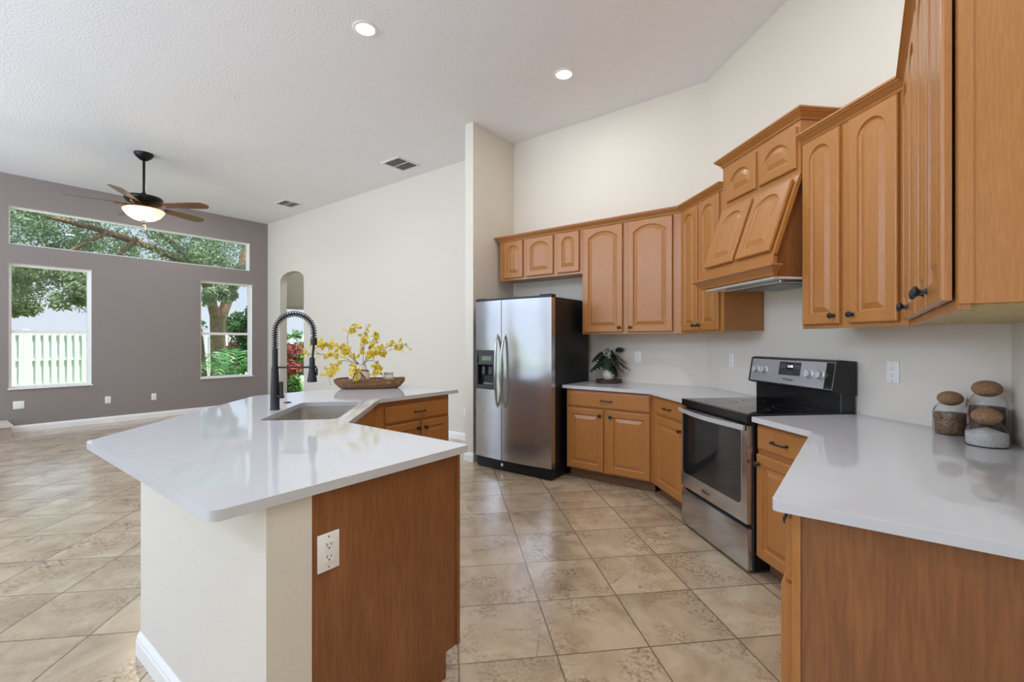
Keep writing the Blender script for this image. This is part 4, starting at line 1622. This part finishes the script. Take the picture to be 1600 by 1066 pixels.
tray()
VX, VY = local(-.095, .005)
VZ = CT1 + .0315
t = thing('vase', 'squat white ceramic vase with tan rope tied around it in the wooden tray', 'vase', (VX, VY, VZ))
g = G(); g.lathe([(0, 0), (.060, 0), (.078, .012), (.092, .045), (.093, .075), (.082, .120), (.066, .155), (.060, .178), (.064, .192), (.058, .192), (.054, .178), (.060, .150), (.074, .118), (.082, .080), (.06, .02), (0, .012)], seg=36)
g.build('vase_body', 'vase', t)
g = G()
for z, r, ph in ((.128, .083, .0), (.137, .079, .7)):
    g.tube([(r * cos(a), r * sin(a), z - .012 * sin(a + ph)) for a in [2 * pi * k / 32 for k in range(33)]], .0055, 7)
g.tube([(.02 + .062 * sin(a) * .5 - .01, -.092 - .004 * cos(a), .088 + .036 * cos(a)) for a in [2 * pi * k / 20 for k in range(21)]], .005, 7)
g.tube([(.03, -.088, .12), (.06, -.085, .08), (.085, -.07, .03), (.1, -.06, .035)], .0055, 7)
g.tube([(-.02, -.088, .12), (-.035, -.094, .08), (-.04, -.092, .03)], .0055, 7)
g.build('rope', 'rope', t)

CX, CY = local(.165, .012)
t = thing('candle_jar', 'little pale jar with tan label at the right end of the wooden tray', 'jar', (CX, CY, CT1 + .0315))
g = G(); g.lathe([(0, 0), (.046, 0), (.050, .006), (.050, .072), (.046, .082), (.040, .088), (.040, .098), (.046, .104), (.046, .110), (.038, .110), (.036, .09), (0, .088)], seg=30)
g.build('jar_body', 'wax', t)
g = G(); g.lathe([(.0503, .008), (.0508, .010), (.0508, .064), (.0503, .066)], seg=30)
g.build('label', 'candle', t)


def blossom(gp, gb, c, size, rng):
    """orchid blossom: a broad ruffled lip and four small petals"""
    n = Vector((rng.uniform(-1, 1), rng.uniform(-1.2, .4), rng.uniform(-.5, .8))).normalized()
    u = n.orthogonal().normalized()
    v = n.cross(u)
    rot = rng.uniform(0, 2 * pi)
    for k in range(5):
        a = rot + 2 * pi * k / 5
        d = u * cos(a) + v * sin(a)
        e = n.cross(d)
        L = size * (1.25 if k == 0 else .85)
        wd = size * (.62 if k == 0 else .30)
        c0 = Vector(c)
        lift = n * size * .25
        gp.poly([c0, c0 + d * L * .45 + e * wd + lift * .6, c0 + d * L + e * wd * .5 + lift, c0 + d * L - e * wd * .5 + lift, c0 + d * L * .45 - e * wd + lift * .6])
    gb.lathe([(0, -size * .12), (size * .13, 0), (0, size * .14)], c=tuple(Vector(c) + n * size * .12), seg=6)


SPRAYS = [
    # label, control points relative to the vase mouth (x right, y away, z up), blossoms from, count
    ('yellow orchid stem reaching far left out of the vase towards the faucet', [(0, 0, 0), (-.12, -.02, .10), (-.26, -.03, .085), (-.42, -.05, .095)], .35, 26),
    ('yellow orchid stem arching up over the upper left of the vase', [(0, 0, 0), (-.10, .02, .12), (-.14, .02, .26), (-.06, .02, .315), (-.01, .01, .30)], .55, 20),
    ('thick yellow orchid stem blooming at the left of the bouquet', [(0, 0, 0), (-.09, .0, .12), (-.18, .01, .19), (-.29, .01, .175), (-.34, .0, .13)], .35, 44),
    ('low yellow orchid stem drooping over the left rim of the vase', [(-.01, -.01, 0), (-.10, -.05, .08), (-.20, -.06, .03), (-.22, -.06, -.08), (-.19, -.06, -.16)], .4, 24),
    ('tallest upright yellow orchid stem in the middle of the bouquet', [(0, 0, 0), (.01, .01, .12), (.02, .02, .22), (.04, .02, .33)], .3, 27),
    ('yellow orchid stem leaning up and right of the middle', [(.01, 0, 0), (.05, .01, .12), (.09, .02, .20), (.11, .02, .26)], .3, 24),
    ('dense yellow orchid stem blooming at the right of the bouquet', [(.01, 0, 0), (.07, -.01, .09), (.14, -.01, .13), (.20, .0, .12)], .3, 44),
    ('yellow orchid stem arching farthest right out of the vase', [(.01, .01, 0), (.10, .01, .13), (.22, .01, .17), (.36, .0, .16)], .45, 24),
    ('yellow orchid stem hanging down on the right side of the vase', [(.02, 0, 0), (.08, -.02, .08), (.15, -.03, .03), (.15, -.04, -.06), (.11, -.05, -.11)], .4, 34),
    ('short yellow orchid stem drooping in front of the vase rope', [(.0, -.02, 0), (-.01, -.08, .06), (.0, -.125, .01), (.01, -.13, -.06), (-.01, -.13, -.13)], .45, 17),
    ('short bushy yellow orchid stem low over the vase mouth', [(0, 0, 0), (-.04, -.03, .07), (-.09, -.04, .12), (-.13, -.04, .13)], .2, 24),
]


def bez(pts_, f_):
    q = [Vector(p) for p in pts_]
    while len(q) > 1:
        q = [a.lerp(b, f_) for a, b in zip(q, q[1:])]
    return q[0]


def bouquet():
    rng = random.Random(11)
    plans = []
    for n, (lab, cp, start, cnt) in enumerate(SPRAYS):
        # every stem leaves the vase at its own place on the rim, the one that keeps it clearest of the others
        best = None
        for rr_, na in ((.016, 8), (.030, 12), (.042, 16)):
            for q in range(na):
                ang = 2 * pi * q / na
                mouth = Vector((rr_ * cos(ang), rr_ * sin(ang), 0))
                c2 = [mouth] + [Vector(p) * 1.12 + mouth * .5 for p in cp[1:]]
                path = [Vector((mouth.x * .9, mouth.y * .9, -.13)), Vector((mouth.x * .98, mouth.y * .98, -.03))] + [bez(c2, k / 20) for k in range(21)]
                dense = [x for a_, b_ in zip(path, path[1:]) for x in (a_, a_.lerp(b_, .33), a_.lerp(b_, .67))]
                gap = min([(x - y).length for pl in plans for y in pl[6] for x in dense] + [.03])
                gap -= .05 * abs(mouth.length - .035) + .01 * (1 - mouth.normalized().dot(Vector((cp[1][0], cp[1][1], 0)).normalized()))
                if best is None or gap > best[0]:
                    best = (gap, c2, path, mouth, dense)
        _, c2, path, mouth, dense = best
        plans.append((lab, c2, start, cnt, path, mouth, dense))
    taken = []                                           # (owner, centre, radius)
    for n, (lab, c2, start, cnt, path, mouth, _dn) in enumerate(plans):
        t = thing('orchid_stem', lab, 'flower', (VX, VY, VZ + .186), 0, 'yellow orchid stems in the white vase')
        gs = G(); gs.tube(path, [.0026] * 8 + [.0021] * 8 + [.0016] * 7, 6)
        gp, gb = G(), G()
        others = [q for m_, pl in enumerate(plans) if m_ != n for q in pl[6]]
        made, tries = 0, 0
        while made < cnt and tries < cnt * 7:
            tries += 1
            f_ = start + (1 - start) * rng.random()
            p = bez(c2, min(1, f_))
            q = p + Vector((rng.gauss(0, .024), rng.gauss(0, .024), rng.gauss(0, .024)))
            sz = rng.uniform(.019, .030) * (1.0 if f_ < .85 else .7)
            if any((q - o).length < sz * 1.3 + .004 or (p.lerp(q, .5) - o).length < .009 for o in others):
                continue
            if any(w_ != n and (q - c_).length < (sz + r_) * 1.25 for w_, c_, r_ in taken):
                continue
            if q.z < .02 and (q.x ** 2 + q.y ** 2) ** .5 < .100 + sz * 1.3:
                continue
            if q.z < -.095 and abs(q.y) < .105 + sz:
                continue
            taken.append((n, q, sz))
            gs.tube([p, p.lerp(q, .5) + Vector((0, 0, .003)), q], .0009, 4)
            blossom(gp, gb, q, sz, rng)
            made += 1
        gs.build('stem', 'stem', t)
        gp.build('blossoms', 'petal', t, recalc=False, weld=False)
        gb.build('blossom_hearts', 'bud', t)


bouquet()


# ------------------------------------------------------------------ plant on a wood slice
PX, PY = 1.640, 4.640
t = thing('wood_slice', 'dark round wood slice under the small potted plant', 'wood slice', (PX, PY, CT1), radians(-20))
rng = random.Random(3)
rr = [.135 * (1 + .04 * sin(3 * 2 * pi * k / 36 + 1) + rng.uniform(-.01, .01)) for k in range(36)]
rg = lambda s_, z: [(rr[k] * s_ * cos(2 * pi * k / 36), rr[k] * s_ * sin(2 * pi * k / 36), z) for k in range(36)]
G().loft([rg(.97, 0), rg(1, .006), rg(1, .028), rg(.96, .033)]).build('slice', 'slab', t)
t = thing('potted_plant', 'small dark split leaf plant in a white round pot beside the refrigerator', 'plant', (PX, PY, CT1 + .0335))
g = G(); g.lathe([(0, 0), (.042, 0), (.056, .012), (.066, .045), (.066, .075), (.058, .105), (.053, .112), (.048, .112), (.048, .095), (0, .094)], seg=32)
g.build('pot', 'vase', t)
gl, gs = G(), G()
for i, (dx, dy, dz, sz, tw) in enumerate([
        (-.125, -.03, .045, .085, .0), (-.10, .02, .14, .07, .4), (-.05, -.05, .20, .06, -.4), (.02, -.07, .015, .08, .2), (-.02, .03, .17, .075, .3),
        (.06, .0, .15, .07, .0), (.12, .02, .20, .05, .8), (.11, -.02, .12, .07, -.2), (.13, -.04, .05, .075, .1), (.08, -.07, .02, .07, .3),
        (-.04, -.07, .07, .07, -.1), (.04, -.05, .11, .075, .2), (-.07, -.01, .09, .075, .5)]):
    sz *= 1.06
    c = Vector((dx, dy, .112 + dz))
    gs.tube([(dx * .1, dy * .1, .09), (dx * .5, dy * .4, .112 + dz * .75), tuple(c)], .0022, 5)
    out = Vector((dx, dy, -.10 if dz < .16 else -.02)).normalized()
    side = out.cross(Vector((0, 0, 1))).normalized()
    upv = side.cross(out).normalized()
    side = (side * cos(tw) + upv * sin(tw)).normalized()
    # split leaf: a whole heart about the midrib, and a row of lobes on each side of it
    for s_ in (-1, 1):
        heart = [c + out * sz * u + side * s_ * sz * v - upv * sz * v * .12 for u, v in ((-.72, 0), (-.62, .42), (-.25, .58), (.25, .56), (.75, .40), (1.15, .16), (1.28, 0))]
        for q in heart:
            over = (q.x + q.y) * S - .128
            if over > 0:
                q -= PD * over
        gl.poly(heart)
        for k in range(5):
            a = c + out * sz * (-.7 + .4 * k)
            b = c + out * sz * (-.7 + .4 * k + .37)
            wd = sz * (.80, .98, .94, .74, .42)[k]
            tip = (a + b) / 2 + side * s_ * wd + out * sz * .22 - upv * wd * .18
            lobe = [a, a.lerp(tip, .75) - out * sz * .03, tip, b.lerp(tip, .75) + out * sz * .035, b]
            for q in lobe:                               # the wall behind holds the leaves back
                over = (q.x + q.y) * S - .128
                if over > 0:
                    q -= PD * over
            gl.poly(lobe)
gl.build('leaves', 'mon', t, recalc=False, weld=False)
gs.build('stems', 'stem', t)


# ------------------------------------------------------------------ storage jars
def jar(x, y, r, h, fill, m, label, ball):
    t = thing('storage_jar', label, 'jar', (x, y, CT1), 0, 'glass jars with cork ball lids')
    sh = h - r * .55
    g = G()
    g.lathe([(0, 0), (r * .94, 0), (r, .006), (r, sh - r * .25), (r * .95, sh), (r * .82, sh + r * .25), (r * .64, sh + r * .44), (r * .56, h - .0), (r * .58, h + .004)], seg=40)
    g.build('glass_body', 'jar', t, sharp=60)
    ri = r - .003
    g = G()
    g.lathe([(0, .004), (ri * .94, .004), (ri, .010), (ri, min(fill, sh - r * .25)), (0, fill + .002)] if fill <= sh else
            [(0, .004), (ri * .94, .004), (ri, .010), (ri, sh - r * .25), (0, fill)], seg=40)
    g.build('contents', m, t)
    g = G()
    n = 14
    g.lathe([(ball * sin(pi * k / n), ball * .72 * (1 - cos(pi * k / n))) for k in range(n + 1)], c=(0, 0, h - ball * .42), seg=32)
    g.build('cork_lid', 'cork', t)


jar(2.322, 1.868, .0635, .152, .098, 'seeds', 'glass jar of mixed brown seeds, leftmost of three by the wall corner', .047)
jar(2.318, 1.716, .0660, .212, .148, 'beans', 'tallest glass jar, dark red beans, at the back in the wall corner', .050)
jar(2.207, 1.635, .0670, .108, .078, 'rice', 'shortest glass jar, white rice, standing in front of the other jars', .048)


# ------------------------------------------------------------------ garden
GZ = -.15
g = G(); g.prism(pts((WM + TH + .01, -30), (60, -30), (60, 60), (WM + TH + .01, 60)), GZ - .1, GZ)
struct(g.build('ground', 'lawn'))
g = G(); g.prism(pts((-8, BACK_P - TH - .02), (WM + TH, BACK_P - TH - .02), (WM + TH, -30), (-8, -30)), GZ - .1, GZ)
struct(g.build('ground_patio', 'patio'))


def grass():
    rng = random.Random(5)
    g = G()
    for i in range(3500):
        m, p = rng.uniform(10.4, 11.7), rng.uniform(5.25, 6.6)
        x, y = mp(m, p)
        a = rng.uniform(0, 2 * pi)
        dx, dy = .006 * cos(a), .006 * sin(a)
        h = rng.uniform(.05, .11)
        lx, ly = rng.uniform(-.04, .04), rng.uniform(-.04, .04)
        g.poly([(x - dx, y - dy, GZ), (x + dx, y + dy, GZ), (x + lx, y + ly, GZ + h)])
    o = tag(g.build('grass', 'bush', recalc=False, weld=False), 'green lawn grass outside the arched doorway', 'grass')
    o['kind'] = 'stuff'


grass()


def fence():
    FM = 16.8
    t = thing('fence', 'tall white picket privacy fence beyond the lawn outside the windows', 'fence', (*mp(FM, 4), GZ))
    base_ = Vector((*mp(FM, 4), GZ))

    def L(m, p, z):
        x, y = mp(m, p)
        return (x - base_.x, y - base_.y, z - GZ)

    def bar(g, m0, m1, p0, p1, z0, z1):
        a = [L(m0, p0, z0), L(m1, p0, z0), L(m1, p1, z0), L(m0, p1, z0)]
        b = [L(m0, p0, z1), L(m1, p0, z1), L(m1, p1, z1), L(m0, p1, z1)]
        g.loft([a, b])
    g, g2 = G(), G()
    p = -3.0
    while p < 13:
        bar(g, FM, FM + .02, p, p + .088, GZ + .03, 1.60)
        bar(g2, FM + .085, FM + .10, p + .080, p + .080 + .070, GZ + .03, 1.60)
        p += .146
    g.build('front_pickets', 'fence', t)
    g2.build('back_pickets', 'fence', t)
    g = G()
    for z in (.20, .85, 1.50):
        bar(g, FM + .021, FM + .074, -3, 13, z, z + .05)
    g.build('rails', 'fence', t)
    for p in (-3, -.6, 1.8, 4.2, 6.6, 9.0, 11.4):
        g = G(); bar(g, FM - .01, FM + .10, p - .055, p + .055, GZ, 1.66)
        g.build('post', 'fence', t)


fence()


def leaf_cloud(g, centers, n, size, rng, sq=(1, 1, .8)):
    """loose leaves scattered about sprig centres"""
    for i in range(n):
        c, r = centers[rng.randrange(len(centers))]
        d = Vector((rng.gauss(0, 1), rng.gauss(0, 1), rng.gauss(0, 1)))
        d = d.normalized() * r * rng.random() ** .4
        p = Vector(c) + Vector((d.x * sq[0], d.y * sq[1], d.z * sq[2]))
        nrm = (d.normalized() + Vector((rng.gauss(0, .8), rng.gauss(0, .8), rng.gauss(.5, .8)))).normalized()
        u = nrm.orthogonal().normalized()
        v = nrm.cross(u)
        a = rng.uniform(0, 2 * pi)
        u, v = u * cos(a) + v * sin(a), v * cos(a) - u * sin(a)
        s_ = size * rng.uniform(.6, 1.2)
        g.poly([p - u * s_, p + v * s_ * .38 + nrm * s_ * .1, p + u * s_, p - v * s_ * .38 + nrm * s_ * .1])


def oak():
    rng = random.Random(21)
    B = lambda m, p, z: Vector((*mp(m, p), z))
    t = thing('oak_tree', 'big spreading oak tree with a forked trunk beyond the right window', 'tree', (*mp(13.5, 4.95), GZ))
    b0 = B(13.5, 4.95, GZ)
    R_ = lambda m, p, z: B(m, p, z) - b0
    g = G()
    g.tube([R_(13.5, 4.97, GZ), R_(13.5, 4.96, .6), R_(13.5, 4.93, 1.5), R_(13.5, 4.93, 2.0)], [.26, .19, .17, .18], 14)
    limbs = [
        ([(13.5, 4.95, 1.85), (13.55, 5.2, 2.45), (13.6, 5.5, 3.2), (13.7, 5.9, 4.6)], [.15, .12, .11, .08]),
        ([(13.5, 4.90, 1.9), (13.45, 4.72, 2.6), (13.4, 4.45, 3.3), (13.2, 3.6, 3.9)], [.13, .11, .10, .07]),
        ([(13.45, 4.5, 3.2), (13.2, 3.4, 3.55), (12.9, 2.3, 3.75), (12.8, 1.0, 3.9)], [.10, .08, .06, .03]),
        ([(13.4, 3.7, 3.85), (13.3, 3.0, 4.6), (13.3, 2.4, 5.4)], [.07, .05, .03]),
        ([(13.62, 5.3, 2.8), (13.2, 5.9, 3.2), (12.7, 6.6, 3.5)], [.07, .05, .02]),
        ([(12.95, 2.6, 3.7), (12.9, 2.0, 3.2), (12.9, 1.4, 2.7)], [.05, .035, .015]),
        ([(12.95, 3.1, 3.65), (12.8, 2.6, 3.0), (12.8, 2.3, 2.6)], [.05, .03, .012]),
    ]
    for path, rad in limbs:
        g.tube([R_(*q) for q in path], rad, 9)
    g.build('trunk', 'bark', t)
    # second leaning trunk at the left of the fork
    g = G()
    g.tube([R_(13.9, 4.75, GZ), R_(13.9, 4.65, 1.2), R_(13.9, 4.50, 2.3), R_(13.85, 4.25, 3.4)], [.13, .11, .10, .07], 10)
    g.build('side_trunk', 'bark', t)
    cs = []
    for i in range(150):
        p = rng.uniform(-.2, 6.9)
        m = rng.uniform(12.2, 14.7)
        lo = 2.75 if p > 2.6 else 2.25
        if p > 3.4:
            lo = 3.05
        z = rng.uniform(lo, 5.3)
        if 5.1 < p < 6.3 and z < 3.7 and m < 14:
            continue
        cs.append((tuple(R_(m, p, z)), rng.uniform(.30, .62)))
    for i in range(26):
        p = rng.uniform(.6, 2.9)
        cs.append((tuple(R_(rng.uniform(12.3, 13.6), p, rng.uniform(1.95, 2.8) + (.35 if p > 2.1 else 0) * rng.random())), rng.uniform(.16, .34)))
    for i in range(12):
        cs.append((tuple(R_(rng.uniform(12.4, 13.2), rng.uniform(4.3, 5.2), rng.uniform(2.35, 3.2))), rng.uniform(.12, .28)))
    for i in range(5):
        cs.append((tuple(R_(rng.uniform(12.6, 13.4), rng.uniform(5.7, 6.1), rng.uniform(2.8, 3.2))), rng.uniform(.1, .2)))
    g = G()
    leaf_cloud(g, cs, 76000, .046, rng)
    g.build('crown', 'oak', t, recalc=False, weld=False)


oak()


def shrub(label, m, p, h, r, mt, size, n, seed, zs=.0):
    rng = random.Random(seed)
    t = thing('garden_shrub', label, 'shrub', (*mp(m, p), GZ), 0, 'shrubs along the fence')
    gs = G()
    cs = []
    for k in range(14):
        a, q = rng.uniform(0, 2 * pi), r * rng.random() ** .5 * .75
        top = Vector((q * cos(a), q * sin(a), h * rng.uniform(.45, .92)))
        gs.tube([(q * .2 * cos(a), q * .2 * sin(a), 0), tuple(top * .6), tuple(top)], [.014, .010, .005], 5)
        cs.append((tuple(top), r * rng.uniform(.3, .45)))
        cs.append((tuple(top * Vector((1, 1, .55)) if False else (top.x, top.y, top.z * .6)), r * rng.uniform(.3, .45)))
    gs.build('stems', 'bark', t)
    g = G()
    leaf_cloud(g, cs, n, size, rng)
    g.build('foliage', mt, t, recalc=False, weld=False)


shrub('broad leaved green shrub right of the oak trunk before the fence', 14.95, 6.05, 2.6, .62, 'bush', .10, 3200, 31)
shrub('dark green shrub between the two oak trunks before the fence', 15.7, 4.75, 2.5, .6, 'bush', .09, 2400, 32)
shrub('green shrub showing above the red shrub outside the arched doorway', 14.3, 7.45, 1.95, .55, 'bush', .10, 1800, 33)
shrub('red leaved shrub outside the arched doorway', 13.0, 6.62, 1.42, .46, 'croton', .11, 800, 34)
shrub('low dark green shrub at the foot of the red shrub', 12.1, 6.18, .60, .27, 'bush', .07, 700, 35)
shrub('red tinged small shrub beside the oak trunk', 14.05, 5.50, 1.65, .17, 'croton', .09, 160, 36)


def fern(label, m, p, h, n, L, seed, face=None):
    """arching fronds, each a rib with a comb of leaflets"""
    rng = random.Random(seed)
    t = thing('garden_fern', label, 'fern', (*mp(m, p), GZ), 0, 'feathery plants under the right window')
    g, gs = G(), G()
    for i in range(n):
        a = 2 * pi * i / n + rng.uniform(-.2, .2)
        d = Vector((cos(a), sin(a), 0))
        hh = h * rng.uniform(.75, 1.1)
        ll = L * rng.uniform(.8, 1.1)
        P_ = [Vector((0, 0, .05)), d * ll * .25 + Vector((0, 0, hh * .8)), d * ll * .65 + Vector((0, 0, hh * 1.05)), d * ll + Vector((0, 0, hh * .7))]
        rib = [bez(P_, k / 14) for k in range(15)]
        gs.tube(rib, [.010 - .0006 * k for k in range(15)], 5)
        for k in range(3, 15):
            tn = (rib[k] - rib[k - 1]).normalized()
            sd = tn.cross(Vector((0, 0, 1))).normalized()
            wl = ll * .34 * sin(pi * (.12 + .80 * (k - 2) / 13))
            for s_ in (-1, 1):
                q = rib[k]
                tip = q + (sd * s_ + tn * .55).normalized() * wl + Vector((0, 0, -.18 * wl))
                md = q.lerp(tip, .5) + Vector((0, 0, .06 * wl))
                g.poly([q - tn * .012, md - tn * .026, tip, md + tn * .026, q + tn * .012])
    gs.build('ribs', 'frond', t)
    g.build('leaflets', 'frond', t, recalc=False, weld=False)


fern('tall feathery green plant with the largest fronds under the right window', 12.35, 4.80, 1.42, 12, .78, 41)
fern('lower feathery plant at the left corner of the right window', 10.95, 3.75, .75, 10, .40, 42)
fern('feathery plant nearest the glass at the right corner of the right window', 10.9, 4.78, .70, 11, .34, 43)

# distant hedge line and neighbour's roof beyond the fence
rng = random.Random(77)
t = thing('far_hedge', 'low dark hedge line far beyond the fence in the left window', 'hedge', (*mp(27, 5.2), GZ))
cs = [((S * p, S * p, rng.uniform(.9, 1.75)), rng.uniform(.25, .4)) for p in [(-1.3 + i * .22) for i in range(13)]]
g = G(); leaf_cloud(g, cs, 1500, .09, rng)
g.build('foliage', 'bush', t, recalc=False, weld=False)
g = G()
for p in (-1.1, -.4, .3, 1.0):
    g.tube([(S * p, S * p, 0), (S * p, S * p, 1.4)], [.05, .03], 6)
g.build('stems', 'bark', t)
